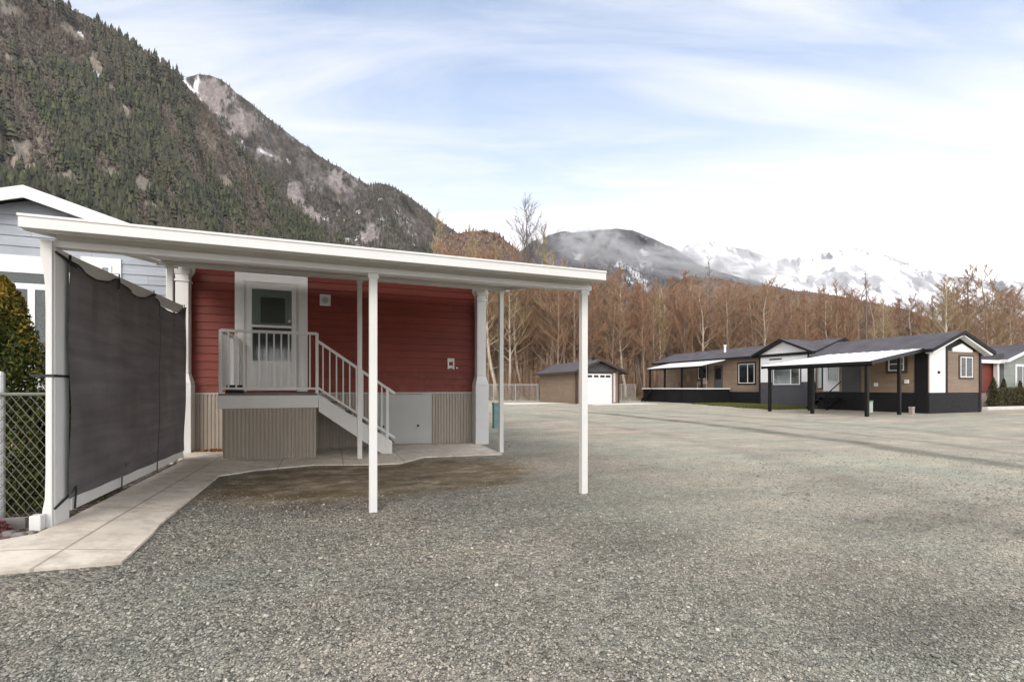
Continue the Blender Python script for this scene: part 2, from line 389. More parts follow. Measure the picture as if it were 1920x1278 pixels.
def struct(o): o['kind'] = 'structure'; return o
def npmesh(name, V, F, mat, smooth=False):
    """fast mesh: V (n,3), F (m,k) same-size faces"""
    me = bpy.data.meshes.new(name); n, (m, k) = len(V), F.shape
    me.vertices.add(n); me.vertices.foreach_set('co', np.ascontiguousarray(V, dtype=np.float32).ravel())
    me.loops.add(m*k); me.loops.foreach_set('vertex_index', np.ascontiguousarray(F, dtype=np.int32).ravel())
    me.polygons.add(m); me.polygons.foreach_set('loop_start', np.arange(0, m*k, k, dtype=np.int32))
    if smooth: me.polygons.foreach_set('use_smooth', np.ones(m, dtype=bool))
    me.update(calc_edges=True); me.materials.append(MATS[mat]); return me

# faces of grid-aligned buildings: 'v' looks toward the viewer across the yard, 'u' looks left across the yard
def FP(F, s, d, z): return (s, F[1]-d, z) if F[0] == 'v' else (F[1]-d, s, z)
def fb(mb, F, s0, s1, d0, d1, z0, z1):
    p, q = FP(F, s0, d0, z0), FP(F, s1, d1, z1)
    return mb.box(min(p[0], q[0]), max(p[0], q[0]), min(p[1], q[1]), max(p[1], q[1]), z0, z1)
def lap(mb, F, s0, s1, z0, z1, step=.145, ext=None, thick=.014):
    """horizontal lap boards: each leans out at its bottom edge"""
    z = z0
    while z < z1-.005:
        t = min(z+step, z1)
        l0, r0 = ext(z) if ext else (s0, s1); l1, r1 = ext(t) if ext else (s0, s1)
        l0, r0, l1, r1 = max(l0, s0), min(r0, s1), max(l1, s0), min(r1, s1)
        if r0-l0 > .02:
            if r1 < l1: l1 = r1 = (l1+r1)/2
            pts = [FP(F, l0, 0, z), FP(F, r0, 0, z), FP(F, r1, 0, t), FP(F, l1, 0, t), FP(F, l0, thick, z), FP(F, r0, thick, z), FP(F, r1, .003, t), FP(F, l1, .003, t)]
            fs = [(4, 5, 6, 7), (0, 1, 5, 4), (1, 2, 6, 5), (3, 0, 4, 7)]
            if F[0] == 'u': fs = [f[::-1] for f in fs]
            mb.add(pts, fs)
        z = t
    return mb
def corrug(mb, F, s0, s1, z0, z1, pitch=.06, depth=.012):
    n = max(2, int(round((s1-s0)/pitch))); pr = []
    for i in range(n):
        x = s0+(s1-s0)*i/n; w = (s1-s0)/n
        pr += [(x, .004), (x+w*.30, .004), (x+w*.42, depth), (x+w*.86, depth)]
    pr.append((s1, .004))
    vs = [FP(F, x, d, z0) for x, d in pr]+[FP(F, x, d, z1) for x, d in pr]; m = len(pr)
    return mb.add(vs, [(i, i+1, m+i+1, m+i) for i in range(m-1)])
def window(parent, F, s0, s1, z0, z1, frame='white_vinyl', trim=None, tw=.09, split=None, curtain=(0, 1), back='interior_dark', hbar=None, d=.0, bw=.045):
    if trim:
        m = MB(); fb(m, F, s0-tw, s1+tw, d+.0, d+.035, z1, z1+tw); fb(m, F, s0-tw, s1+tw, d, d+.035, z0-tw, z0)
        fb(m, F, s0-tw, s0, d, d+.033, z0, z1); fb(m, F, s1, s1+tw, d, d+.033, z0, z1); m.build('window_trim', trim, parent)
    f = .045; m = MB()
    fb(m, F, s0, s1, d, d+.05, z1-f, z1); fb(m, F, s0, s1, d, d+.05, z0, z0+f)
    fb(m, F, s0, s0+f, d, d+.048, z0+f, z1-f); fb(m, F, s1-f, s1, d, d+.048, z0+f, z1-f)
    if split: x = s0+(s1-s0)*split; fb(m, F, x-bw/2, x+bw/2, d, d+.046, z0+f, z0+(z1-z0)*hbar-bw/2 if hbar else z1-f)
    if hbar: z = z0+(z1-z0)*hbar; fb(m, F, s0+f, s1-f, d, d+.044, z-bw/2, z+bw/2)
    w = m.build('window', frame, parent)
    fb(MB(), F, s0+f, s1-f, d+.028, d+.032, z0+f, z1-f).build('pane', 'glass', w)
    fb(MB(), F, s0+f, s1-f, d+.0155, d+.018, z0+f, z1-f).build('interior', back, w)
    if curtain and curtain[1] > curtain[0]:
        c0, c1 = s0+f+(s1-s0-2*f)*curtain[0], s0+f+(s1-s0-2*f)*curtain[1]; m = MB()
        n = max(3, int((c1-c0)/.06)); pr = [(c0+(c1-c0)*i/n, d+.021+.004*(i % 2)) for i in range(n+1)]
        vs = [FP(F, x, dd, z0+f) for x, dd in pr]+[FP(F, x, dd, z1-f) for x, dd in pr]
        m.add(vs, [(i, i+1, n+2+i, n+1+i) for i in range(n)]); m.build('curtain', 'curtain_white', w)
    return w
def each(name, mat, parent, boxes, bevel=0.):
    for bx in boxes: fb(MB(), *bx).build(name, mat, parent, bevel=bevel)
def gable_roof(a0, a1, b0, b1, ze, zr, parent, mat='shingle', ax='b', th=.10, fascia=None, fw=.16):
    """two slopes meeting at a ridge that runs along ax; eave edge height ze, ridge height zr (top faces)"""
    r = MB(); lo, hi = (a0, a1) if ax == 'b' else (b0, b1); d0, d1 = (b0, b1) if ax == 'b' else (a0, a1)
    c = (lo+hi)/2
    r.prism([(lo, ze), (c, zr), (hi, ze), (hi, ze-th), (c, zr-th), (lo, ze-th)], d0, d1, ax)
    o = r.build('roof', mat, parent)
    if fascia:
        m = MB(); e = .012
        for d in (d0, d1):
            s = (d-.03, d-.004) if d == d0 else (d+.004, d+.03)
            m.prism([(lo-e, ze+e), (c, zr+e), (c, zr-fw), (lo-e, ze-fw)], s[0], s[1], ax)
            m.prism([(c, zr+e), (hi+e, ze+e), (hi+e, ze-fw), (c, zr-fw)], s[0], s[1], ax)
        for x in (lo, hi):
            m.prism([(x-.028, ze-fw), (x-.004, ze-fw), (x-.004, ze+e/2), (x-.028, ze+e/2)] if x == lo else [(x+.004, ze-fw), (x+.028, ze-fw), (x+.028, ze+e/2), (x+.004, ze+e/2)], d0, d1, ax)
        m.build('fascia', fascia, parent)
    return o
# ------------------------------------------------------------------ ground
def ground():
    A = [-9000, -2500, -700, -200, -60, -20, -8, -4, -3, -2.3]+[-2.1+.1*i for i in range(13)]+[-.5, .5, 2, 4, 7, 11, 16, 30, 60, 200, 700, 2500, 9000]
    B = [-60, -20, -5, 0, 2, 3, 4]+[5+.5*i for i in range(11)]+[12, 15, 20, 30, 50, 90, 200, 600, 2000, 5000, 9500]
    vs = [(a, b, float(gz(a, b))) for b in B for a in A]; n = len(A)
    fs = [(j*n+i, j*n+i+1, (j+1)*n+i+1, (j+1)*n+i) for j in range(len(B)-1) for i in range(n-1)]
    struct(MB().add(vs, fs).build('gravel_ground', 'gravel', smooth=True))
ground()
def strip(name, L, R, mat, dz=.02, sub=6, skirt=.06):
    """ribbon between two polylines of (a,b), draped over the ground, with a small edge"""
    def res(P):
        out = []
        for i in range(len(P)-1):
            for t in range(sub): out.append(tuple(P[i][j]+(P[i+1][j]-P[i][j])*t/sub for j in (0, 1)))
        return out+[P[-1]]
    L, R = res(L), res(R); m = MB(); K = 5; n = len(L); vs = []
    for l, r in zip(L, R):
        for q in range(K+1):
            t = q/K; a, b = l[0]+(r[0]-l[0])*t, l[1]+(r[1]-l[1])*t; vs.append((a, b, float(gz(a, b))+dz))
    k = K+1
    fs = [(i*k+q, i*k+q+1, (i+1)*k+q+1, (i+1)*k+q) for i in range(n-1) for q in range(K)]
    m.add(vs, fs)
    for P in ([vs[i*k] for i in range(n)], [vs[i*k+K] for i in range(n)], vs[:k], vs[-k:]):
        m.add(P+[(p[0], p[1], p[2]-skirt) for p in P], [(i, i+1, len(P)+i+1, len(P)+i) for i in range(len(P)-1)])
    return m
p = strip('path', [(-2.03, 4.55), (-2.02, 5.0), (-2.03, 5.71), (-2.11, 8.3), (-2.30, 9.2), (-2.36, 10.03)], [(-1.32, 4.55), (-1.35, 4.85), (-1.36, 5.9), (-1.38, 7.3), (-1.36, 9.2), (-1.36, 10.03)], 'concrete')
p2 = strip('path', [(-6., 4.30), (-2.6, 4.40), (-2.17, 4.45), (-2.03, 4.55)], [(-6., 3.60), (-3.0, 3.62), (-1.83, 3.72), (-1.30, 3.90)], 'concrete')
p3 = strip('path', [(-1.36, 10.03), (-1.0, 10.03), (-.2, 10.03), (.54, 10.03), (1.02, 10.03), (1.55, 10.03), (2.95, 10.03)], [(-1.38, 7.3), (-1.02, 7.80), (-.23, 8.02), (.54, 7.76), (1.02, 7.70), (1.5, 8.25), (2.88, 8.12)], 'concrete')
p4 = strip('path', [(-2.03, 4.55), (-1.32, 4.55)], [(-1.30, 3.90), (-1.30, 3.90)], 'concrete')
for q in (p2, p3, p4): p.add(q.v, q.f)
struct(p.build('concrete_path', 'concrete'))
m = strip('bed', [(-5.5, 4.42), (-2.6, 4.44), (-2.17, 4.5), (-2.04, 4.62), (-2.03, 5.7), (-2.12, 8.3), (-2.30, 9.3)], [(-5.5, 5.8), (-3., 5.8), (-2.6, 5.8), (-2.55, 5.8), (-2.6, 6.2), (-2.75, 8.3), (-2.8, 9.3)], 'soil', dz=.012, skirt=.04)
struct(m.build('soil_bed', 'soil'))
m = MB().box(17.2, 22.5, 29.3, 31.75, -.05, .03); m.box(12.2, 17.2, 33., 36.0, -.05, .012); struct(m.build('concrete_driveway', 'kerb_concrete'))

def fbm2(x, y):
    h = lambda i, j: (np.sin(i*127.1+j*311.7)*43758.5453) % 1.
    r = 0
    for q in range(3):
        X, Y = x*2**q, y*2**q; i, j = np.floor(X), np.floor(Y); u, v = X-i, Y-j; u, v = u*u*(3-2*u), v*v*(3-2*v)
        r = r+.57*.5**q*((h(i, j)*(1-u)+h(i+1, j)*u)*(1-v)+(h(i, j+1)*(1-u)+h(i+1, j+1)*u)*v)
    return r
def pebbles():
    n = 95000; ph = (1+5**.5)/2
    ico = np.array([(-1, ph, 0), (1, ph, 0), (-1, -ph, 0), (1, -ph, 0), (0, -1, ph), (0, 1, ph), (0, -1, -ph), (0, 1, -ph), (ph, 0, -1), (ph, 0, 1), (-ph, 0, -1), (-ph, 0, 1)])/1.9
    F = np.array([(0, 11, 5), (0, 5, 1), (0, 1, 7), (0, 7, 10), (0, 10, 11), (1, 5, 9), (5, 11, 4), (11, 10, 2), (10, 7, 6), (7, 1, 8), (3, 9, 4), (3, 4, 2), (3, 2, 6), (3, 6, 8), (3, 8, 9), (4, 9, 5), (2, 4, 11), (6, 2, 10), (8, 6, 7), (9, 8, 1)])
    Y = np.exp(RNG.uniform(math.log(1.7), math.log(11.), n)); X = RNG.uniform(-1.18, 1.18, n)*Y
    a = X*CU+Y*SU; b = -X*SU+Y*CU
    keep = ~((a < -1.27) & (b > 3.58)) & ~((a < -1.7) & (b > 3.5)) & ~((b > 7.35) & (a < 3.0))
    dirt = np.minimum(((a-.15)/1.75)**2+((b-6.65)/1.45)**2, ((a-1.6)/1.3)**2+((b-6.75)/1.35)**2)
    keep &= (dirt+1.1*(fbm2(a*2.3, b*2.3)-.5) > RNG.uniform(.30, 1.35, n))
    keep &= RNG.random(n) > .97*sst(4.2, 10., Y+RNG.normal(0, .5, n)+2.2*(fbm2(a*.7, b*.9)-.5)*2)
    a, b = a[keep], b[keep]; Yk = Y[keep]; n = len(a)
    s = RNG.uniform(.0034, .0082, n)*(1+.8*(RNG.random(n) > .96))*(.85+.05*Yk)
    base = ico[None]*(1+RNG.uniform(-.28, .28, (n, 12, 1)))
    sc = np.stack([RNG.uniform(.8, 1.35, n), RNG.uniform(.7, 1.1, n), RNG.uniform(.45, .8, n)], 1)
    base = base*sc[:, None]*s[:, None, None]
    t = RNG.uniform(0, 2*math.pi, n); c, q = np.cos(t), np.sin(t)
    x = base[..., 0]*c[:, None]-base[..., 1]*q[:, None]; y = base[..., 0]*q[:, None]+base[..., 1]*c[:, None]
    tilt = RNG.uniform(-.5, .5, n)
    z = base[..., 2]+x*tilt[:, None]*.6
    V = np.stack([x+a[:, None], y+b[:, None], z+(s*.28+gz(a, b))[:, None]], -1).reshape(-1, 3)
    Fa = (F[None]+12*np.arange(n)[:, None, None]).reshape(-1, 3)
    o = link('gravel_stones', npmesh('gravel_stones', V, Fa, 'pebble')); tag(o, 'loose crushed grey gravel stones covering the near yard', 'gravel', kind='stuff')
pebbles()

# ------------------------------------------------------------------ red house
RH = thing('red_house', 'small red clapboard house with white door behind the white carport', 'house', .3, 10.07)
HF = ('v', 10.07)
lap(MB(), HF, -2.44, 3.04, 1.11, 3.52, .143, None, .022).add([(-2.44, 10.07, 1.11), (3.04, 10.07, 1.11), (3.04, 10.07, 3.52), (-2.44, 10.07, 3.52)], [(0, 1, 2, 3)]).build('wall', 'red_siding', RH)
m = MB(); lap(m, ('u', -2.44), 10.10, 21.9, 1.11, 3.5, .143); m.box(-2.43, 3.03, 10.09, 21.95, 1.112, 3.5); m.build('side_wall', 'red_siding', RH)
m = MB(); corrug(m, HF, -2.44, .86, .03, 1.095, .06, .02); corrug(m, HF, 1.985, 3.03, .03, 1.095, .06, .02); m.box(-2.42, 3.02, 10.075, 21.9, -.05, 1.105); m.build('skirting', 'skirt_metal', RH)
m = MB(); fb(m, HF, -2.44, 3.03, .021, .028, 1.085, 1.112); m.build('skirting_trim', 'hatch_paint', RH)
m = MB(); fb(m, HF, .93, 1.79, .006, .03, .05, 1.07); h = m.build('access_hatch', 'hatch_paint', RH, bevel=.004)
each('hatch_frame', 'hatch_paint', RH, [(HF, .86, .93, 0., .02, .04, 1.08), (HF, 1.79, 1.985, 0., .02, .04, 1.08)])
for x in (1.0, 1.70): MB().tube([FP(HF, x, .03, .42), FP(HF, x, .06, .42)], .022, 10).build('knob', 'plastic_black', h)
gable = gable_roof(-2.85, 3.45, 9.72, 22.3, 3.58, 4.25, RH, ax='a', fascia='white_vinyl', fw=.14)
# white corner columns: wide box below, tapered shoulder, slim shaft, stepped capital
for a, bz in ((-2.42, .05), (3.02, 0.)):
    m = MB(); b = 9.93; w, u = .145, .098
    def ring(m, h0, r0, h1, r1): m.hexa([(a-r0, b-r0, h0), (a+r0, b-r0, h0), (a+r0, b+r0, h0), (a-r0, b+r0, h0), (a-r1, b-r1, h1), (a+r1, b-r1, h1), (a+r1, b+r1, h1), (a-r1, b+r1, h1)])
    ring(m, bz, w, 1.27, w); ring(m, 1.272, w, 1.46, u); ring(m, 1.462, u, 3.05, u); ring(m, 3.052, u+.018, 3.09, u+.018); ring(m, 3.092, u, 3.17, u+.004); ring(m, 3.172, u+.005, 3.26, u+.045); ring(m, 3.262, u+.05, 3.36, u+.05)
    m.build('column', 'white_paint', RH, bevel=.006)
# door: wide casing, storm door with two sashes and a ribbed lower panel
DW = (-1.49, -.57)
m = MB(); fb(m, HF, -1.645, -1.49, .0, .045, 1.13, 3.33); fb(m, HF, -.57, -.415, .0, .045, 1.13, 3.33); fb(m, HF, -1.49, -.57, .0, .043, 3.17, 3.33); m.build('door_casing', 'white_vinyl', RH, bevel=.004)
m = MB(); fb(m, HF, -1.49, -1.455, .0, .03, 1.13, 3.17); fb(m, HF, -.605, -.57, .0, .03, 1.13, 3.17); fb(m, HF, -1.455, -.605, 0, .03, 3.13, 3.17); m.build('door_jamb', 'pipe_white', RH)
D = thing('tmp', None, None, 0, 0); bpy.data.objects.remove(D)
m = MB(); x0, x1 = -1.45, -.61
fb(m, HF, x0, x0+.085, .016, .045, 1.15, 3.125); fb(m, HF, x1-.085, x1, .016, .045, 1.15, 3.125)
fb(m, HF, x0+.085, x1-.085, .016, .044, 3.04, 3.125); fb(m, HF, x0+.085, x1-.085, .016, .044, 2.33, 2.375); fb(m, HF, x0+.085, x1-.085, .016, .044, 1.15, 1.70)
for i in range(7): fb(m, HF, x0+.16+i*.085, x0+.175+i*.085, .044, .050, 1.22, 1.63)
dr = m.build('door', 'white_vinyl', RH, bevel=.003)
MB().add([], []); fb(MB(), HF, x0+.085, x1-.085, .038, .041, 1.70, 3.04).build('pane', 'glass', dr)
m = MB(); fb(m, HF, x0+.07, x1-.07, .0155, .026, 1.70, 3.04); m.build('inner_door', 'pipe_white', dr)
m = MB(); fb(m, HF, x0+.225, x1-.20, .026, .029, 2.42, 2.90); m.build('inner_window', 'interior_sage', dr)
m = MB(); fb(m, HF, x0+.1, x1-.1, .026, .031, 1.72, 2.33); m.build('insect_screen', 'grey_panel', dr)
m = MB(); m.tube([FP(HF, x1-.12, .045, 2.46), FP(HF, x1-.12, .085, 2.46)], .025, 10); m.build('handle', 'pipe_white', dr)
# wall light plate and socket box
m = MB(); fb(m, HF, -.20, .0, .0, .035, 2.80, 3.02); s = m.build('wall_fixture', 'white_vinyl', RH, bevel=.01)
m = MB(); m.tube([FP(HF, -.1, .035, 2.91), FP(HF, -.1, .06, 2.91)], .062, 16); m.tube([FP(HF, -.1, .06, 2.91), FP(HF, -.1, .07, 2.91)], .02, 10); m.build('fixture_dial', 'galv', s)
m = MB(); fb(m, HF, 2.33, 2.475, .0, .03, 1.80, 1.83); fb(m, HF, 2.33, 2.36, 0, .03, 1.60, 1.80); fb(m, HF, 2.445, 2.475, 0, .03, 1.60, 1.80); fb(m, HF, 2.36, 2.445, 0, .012, 1.62, 1.80); s = m.build('outlet_box', 'pipe_white', RH)
m = MB(); m.tube([FP(HF, 2.53, .0, 1.63), FP(HF, 2.53, .05, 1.63)], .02, 8); m.build('hose_outlet', 'galv', RH)
# tap bracket on the left column
t = thing('garden_tap', 'dark bracket with brass tap fixed to the left house column', 'tap', -2.42, 9.7, 1.75)
m = MB().box(-2.52, -2.44, 9.70, 9.782, 1.86, 2.10); m.build('bracket', 'plastic_black', t)
m = MB().tube([(-2.50, 9.78, 1.78), (-2.50, 9.68, 1.80), (-2.50, 9.62, 1.70)], .025, 8); m.box(-2.56, -2.44, 9.66, 9.70, 1.82, 1.85); m.build('spout', 'brass', t)

# ------------------------------------------------------------------ porch steps beside the door
PS = thing('porch_steps', 'raised wooden landing with white railing and stairs at the red house door', 'porch', -.9, 8.9)
PF = ('v', 8.9)
m = MB(); corrug(m, PF, -1.61, -.235, .02, .87, .058, .02); corrug(m, ('u', -1.61), 8.9, 10.03, .04, .87, .058, .02); m.box(-1.60, -.245, 8.905, 10.03, -.02, .868); m.build('skirting', 'skirt_metal', PS)
m = MB().box(-1.70, -.20, 8.86, 8.895, .865, 1.075); m.box(-1.70, -1.665, 8.896, 10.03, .865, 1.075); m.box(-.235, -.20, 8.896, 10.03, .865, 1.075); m.build('rim_board', 'white_paint', PS, bevel=.004)
m = MB()
for i in range(9): b0 = 8.87+i*.13; m.box(-1.69, -.21, b0, b0+.122, 1.077, 1.108)
m.build('deck_boards', 'deck_board', PS)
def rail_run(p0, p1, zt, zb, nbal, name='railing'):
    p0, p1 = Vector(p0), Vector(p1); m = MB()
    m.bar(p0+Vector((0, 0, zt)), p1+Vector((0, 0, zt)), .05, .045); m.bar(p0+Vector((0, 0, zb)), p1+Vector((0, 0, zb)), .035, .035)
    for i in range(nbal):
        q = p0.lerp(p1, (i+1)/(nbal+1)); m.box(q.x-.011, q.x+.011, q.y-.011, q.y+.011, q.z+zb+.015, q.z+zt-.02)
    return m.build(name, 'white_paint', PS)
rail_run((-1.66, 8.90, 1.1), (-.22, 8.90, 1.1), 1.03, .09, 12); rail_run((-1.66, 8.95, 1.1), (-1.66, 10.03, 1.1), 1.03, .09, 9)
for a, b in ((-1.66, 8.90), (-.22, 8.90)): MB().box(a-.024, a+.024, b-.024, b+.024, 1.0, 2.14).build('newel_post', 'white_paint', PS, bevel=.004)
MB().box(-1.69, -1.56, 9.93, 10.05, 1.11, 2.10).build('newel_post', 'white_paint', PS, bevel=.004)
S0, S1 = (-.20, 1.09), (1.03, .20)
for b in (8.88, 9.80):
    m = MB(); m.prism([(-.195, 1.09), (1.04, .24), (1.04, .02), (.86, .02), (-.195, .80)], b, b+.04, 'b'); m.build('stringer', 'white_paint', PS, bevel=.004)
for i in range(5):
    x = -.17+i*.245; z = .91-i*.18; MB().box(x, x+.28, 8.925, 9.795, z, z+.035).build('tread', 'deck_board', PS)
m = MB(); T0, T1 = Vector((-.20, 8.90, 2.0)), Vector((1.09, 8.90, 1.10))
m.bar(T0, T1, .05, .045); m.bar(T0-Vector((0, 0, .80)), T1-Vector((0, 0, .80)), .035, .035)
for i in range(11):
    q = T0.lerp(T1, (i+.7)/11.8); m.box(q.x-.011, q.x+.011, q.y-.011, q.y+.011, q.z-.78, q.z-.02)
m.build('stair_railing', 'white_paint', PS)
MB().box(.93, .978, 8.876, 8.924, .12, 1.17).build('newel_post', 'white_paint', PS, bevel=.004)
# broom and boot brush on the landing
t = thing('broom', 'white handled broom with dark head standing on the porch landing', 'broom', -1.53, 9.35, 1.11)
MB().tube([(-1.53, 9.33, 1.251), (-1.55, 9.42, 2.08)], .020, 8).build('handle', 'bright_white', t)
m = MB(); m.hexa([(-1.66, 9.24, 1.11), (-1.40, 9.24, 1.11), (-1.40, 9.41, 1.11), (-1.66, 9.41, 1.11), (-1.64, 9.27, 1.25), (-1.42, 9.27, 1.25), (-1.42, 9.38, 1.25), (-1.64, 9.38, 1.25)]); m.build('bristle_head', 'plastic_black', t)

# ------------------------------------------------------------------ carport
CP = thing('carport', 'white lean-to carport on slim posts in front of the red house', 'carport', .3, 6.5)
def rz(b): return 2.418+(b-4.55)*.1705     # underside height
aL = lambda b: -2.08-(b-4.5)*.066
aR = lambda b: 2.75+(b-4.5)*.066
m = MB(); N = 14; b0, b1 = 4.56, 9.70
for i in range(N):                                     # ribbed pan panels
    def pt(t, b, z): return (aL(b)+(aR(b)-aL(b))*t, b, rz(b)+z)
    t0, t1 = i/N, (i+1)/N; e = .012
    m.hexa([pt(t0+.001, b0, 0), pt(t1-e, b0, 0), pt(t1-e, b1, 0), pt(t0+.001, b1, 0), pt(t0+.001, b0, .012), pt(t1-e, b0, .012), pt(t1-e, b1, .012), pt(t0+.001, b1, .012)])
    m.hexa([pt(t1-e, b0, -.008), pt(t1+.001, b0, -.008), pt(t1+.001, b1, -.008), pt(t1-e, b1, -.008), pt(t1-e, b0, .019), pt(t1+.001, b0, .019), pt(t1+.001, b1, .019), pt(t1-e, b1, .019)])
m.build('roof_panel', 'soffit_white', CP)
m = MB().box(-2.085, 2.755, 4.44, 4.555, 2.347, 2.442); m.box(-2.09, 2.76, 4.432, 4.44, 2.425, 2.446); m.build('front_gutter', 'white_paint', CP, bevel=.006)
for f, s in ((aL, -1), (aR, 1)):
    m = MB(); m.hexa([(f(4.56)+s*.002, 4.557, rz(4.56)-.06), (f(4.56)+s*.04, 4.557, rz(4.56)-.06), (f(9.9)+s*.04, 9.7, rz(9.7)-.06), (f(9.9)+s*.002, 9.7, rz(9.7)-.06), (f(4.56)+s*.002, 4.557, rz(4.56)+.022), (f(4.56)+s*.04, 4.557, rz(4.56)+.022), (f(9.9)+s*.04, 9.7, rz(9.7)+.022), (f(9.9)+s*.002, 9.7, rz(9.7)+.022)]); m.build('side_fascia', 'white_paint', CP)
MB().box(-2.04, 2.78, 4.79, 4.89, 2.306, 2.362).build('beam', 'bright_white', CP, bevel=.006)
MB().box(-2.03, 2.77, 4.825, 4.855, 2.3625, rz(4.825)-.001).build('beam_web', 'soffit_white', CP)
MB().box(-2.40, 3.10, 8.40, 8.48, rz(8.4)-.07, rz(8.4)-.003).build('beam', 'white_paint', CP, bevel=.006)
MB().box(-2.42, 3.10, 9.705, 9.76, rz(9.7)-.012, rz(9.7)+.02).build('wall_ledger', 'white_paint', CP)
for a, b, zb in ((2.70, 4.84, 0), (.385, 4.84, 0), (.455, 8.44, 0), (2.97, 8.44, 0), (-2.22, 8.44, .06)):
    zt = 2.305 if b < 6 else rz(8.4)-.071; w = .038
    m = MB().box(a-w, a+w, b-w, b+w, zb-.08, zt); m.build('post', 'white_paint', CP, bevel=.006)
    MB().box(a-.05, a+.05, b-.046, b-.039, zt-.05, zt-.001).build('post_bracket', 'white_paint', CP)
# the front left post is a wide board pair with flared foot and head
m = MB(); a, b = -2.05, 4.84; zb = .10
m.box(a-.022, a+.035, b-.07, b+.155, zb-.05, 2.305)
m.build('post', 'white_paint', CP, bevel=.006)
m = MB(); pr = [(-.035, zb), (-.03, .25), (-.015, .34), (-.010, .55), (-.010, 1.8), (-.014, 2.0), (-.030, 2.16), (-.042, 2.22), (-.045, 2.345), (.030, 2.345), (.030, zb)]
m.prism([(a-.001+x, z) for x, z in pr], b-.10, b-.072, 'b'); m.build('post_facing', 'white_paint', CP, bevel=.004)
MB().box(-2.125, -2.055, 4.66, 4.735, .09, .235).build('post_foot', 'white_paint', CP, bevel=.006)

# ------------------------------------------------------------------ privacy screen on the left side of the carport
SN = thing('privacy_screen', 'dark grey mesh privacy screen hung between carport post and house column', 'screen', -2.05, 6.8, .1)
def sx(b): return -2.03-(b-5.0)*.046
BS, BE = 4.90, 8.95
ties = [4.90, 6.02, 7.25, 8.95]
def ztop(b):
    for i in range(3):
        l, r = ties[i], ties[i+1]
        if l <= b <= r+1e-6:
            t = (b-l)/(r-l); return 2.27+(b-BS)*.050-.125*(4*t*(1-t))**.8*(r-l)/1.3
nb, nz = 60, 26; vs = []
for i in range(nb+1):
    b = BS+(BE-BS)*i/nb
    for j in range(nz+1):
        t = j/nz; z = .30-(b-5)*.022+(ztop(b)-.30+(b-5)*.022)*t
        w = .030*math.sin(b*4.1+z*1.7)*math.sin(3.14*t)+.020*math.sin(b*11+z*3.5)*t*t+.012*math.sin(b*21-z*2.)*t**3+.010*math.sin(b*8+z*6)
        for tb in ties: w += .035*math.exp(-((b-tb)/.10)**2)*t**2*math.cos((b-tb)*40)
        vs.append((sx(b)+.045+w*.6, b, z))
fs = [(i*(nz+1)+j, (i+1)*(nz+1)+j, (i+1)*(nz+1)+j+1, i*(nz+1)+j+1) for i in range(nb) for j in range(nz)]
cl = MB().add(vs, fs).build('shade_cloth', 'shade_cloth', SN, smooth=True)
m = MB(); m.tube([vs[i*(nz+1)+nz] for i in range(nb+1)], .010, 6); m.build('hem', 'rubber_cord', cl)
m = MB(); m.tube([vs[38*(nz+1)+j] for j in range(nz+1)], .006, 5); m.build('seam', 'rubber_cord', cl)
m = MB(); m.bar((sx(5.)+.012, 5.0, 2.225), (sx(9.)+.012, 8.97, 2.435), .03, .14); m.build('top_rail', 'pipe_white', SN, bevel=.005)
m = MB(); m.bar((sx(5.)+.012, 5.0, .24), (sx(9.)+.012, 8.97, .155), .03, .10); m.build('bottom_rail', 'white_paint', SN, bevel=.005)
MB().box(sx(8.9)-.01, sx(8.9)+.035, 8.90, 8.96, .03, .12).build('rail_foot', 'white_paint', SN)
for b, t in ((6.02, 1), (7.25, 1), (8.9, 1), (6.1, 0), (7.4, 0)):
    z = 2.235+(b-5)*.0504 if t else .24-(b-5)*.0214
    m = MB(); h = .078 if t else .062; m.tube([(sx(b)-.012, b, z-h), (sx(b)+.05, b, z-h), (sx(b)+.052, b, z+h), (sx(b)-.012, b, z+h), (sx(b)-.012, b, z-h)], .007, 5); m.build('tie', 'rubber_cord', SN)
m = MB(); m.tube([(-2.005, 4.765, 2.26), (-1.99, 4.88, 2.235), (-1.985, 5.03, 2.20)], .010, 6); m.build('tie', 'rubber_cord', SN)
m = MB(); m.tube([(-2.012, 4.765, .26), (-2.0, 4.90, .31), (-1.985, 5.03, .38)], .010, 6); m.tube([(-1.985, 5.03, .38), (-1.99, 5.02, .20)], .008, 6); m.build('tie', 'rubber_cord', SN)
m = MB(); m.box(-2.15, -2.008, 4.734, 4.740, 1.285, 1.305); m.box(-2.0145, -2.008, 4.74, 5.0, 1.285, 1.305); m.build('strap', 'rubber_cord', SN)

# ------------------------------------------------------------------ near chain-link fence
CF = thing('chain_link_fence', 'waist-high chain-link fence in front of the cedar shrubs beside the white post', 'fence', -3.5, 4.92, .1)
def link_wires(a0, a1, b, z0, z1, pitch, r, rise=1.5):
    m = MB(); n = int((a1-a0)/pitch)+int((z1-z0)/(pitch*rise))+2
    H = z1-z0
    for sgn in (1, -1):
        for i in range(-int(H/(pitch*rise))-1, n):
            x0 = a0+i*pitch; x1 = x0+H/rise; t0 = 0; t1 = 1
            if x1 <= a0 or x0 >= a1: continue
            if x0 < a0: t0 = (a0-x0)/(x1-x0)
            if x1 > a1: t1 = (a1-x0)/(x1-x0)
            p = [x0+(x1-x0)*t for t in (t0, t1)]; q = [z0+H*t if sgn > 0 else z1-H*t for t in (t0, t1)]
            d = sgn*r*.9
            m.tube([(p[0], b+d, q[0]), (p[1], b+d, q[1])], r, 3, False)
    return m
link_wires(-5.6, -2.09, 4.92, .17, 1.14, (.058), .0026).build('wire_mesh', 'wire_grey', CF)
MB().tube([(-5.6, 4.92, 1.15), (-2.10, 4.92, 1.15)], .014, 8).build('top_rail', 'wire_grey', CF)
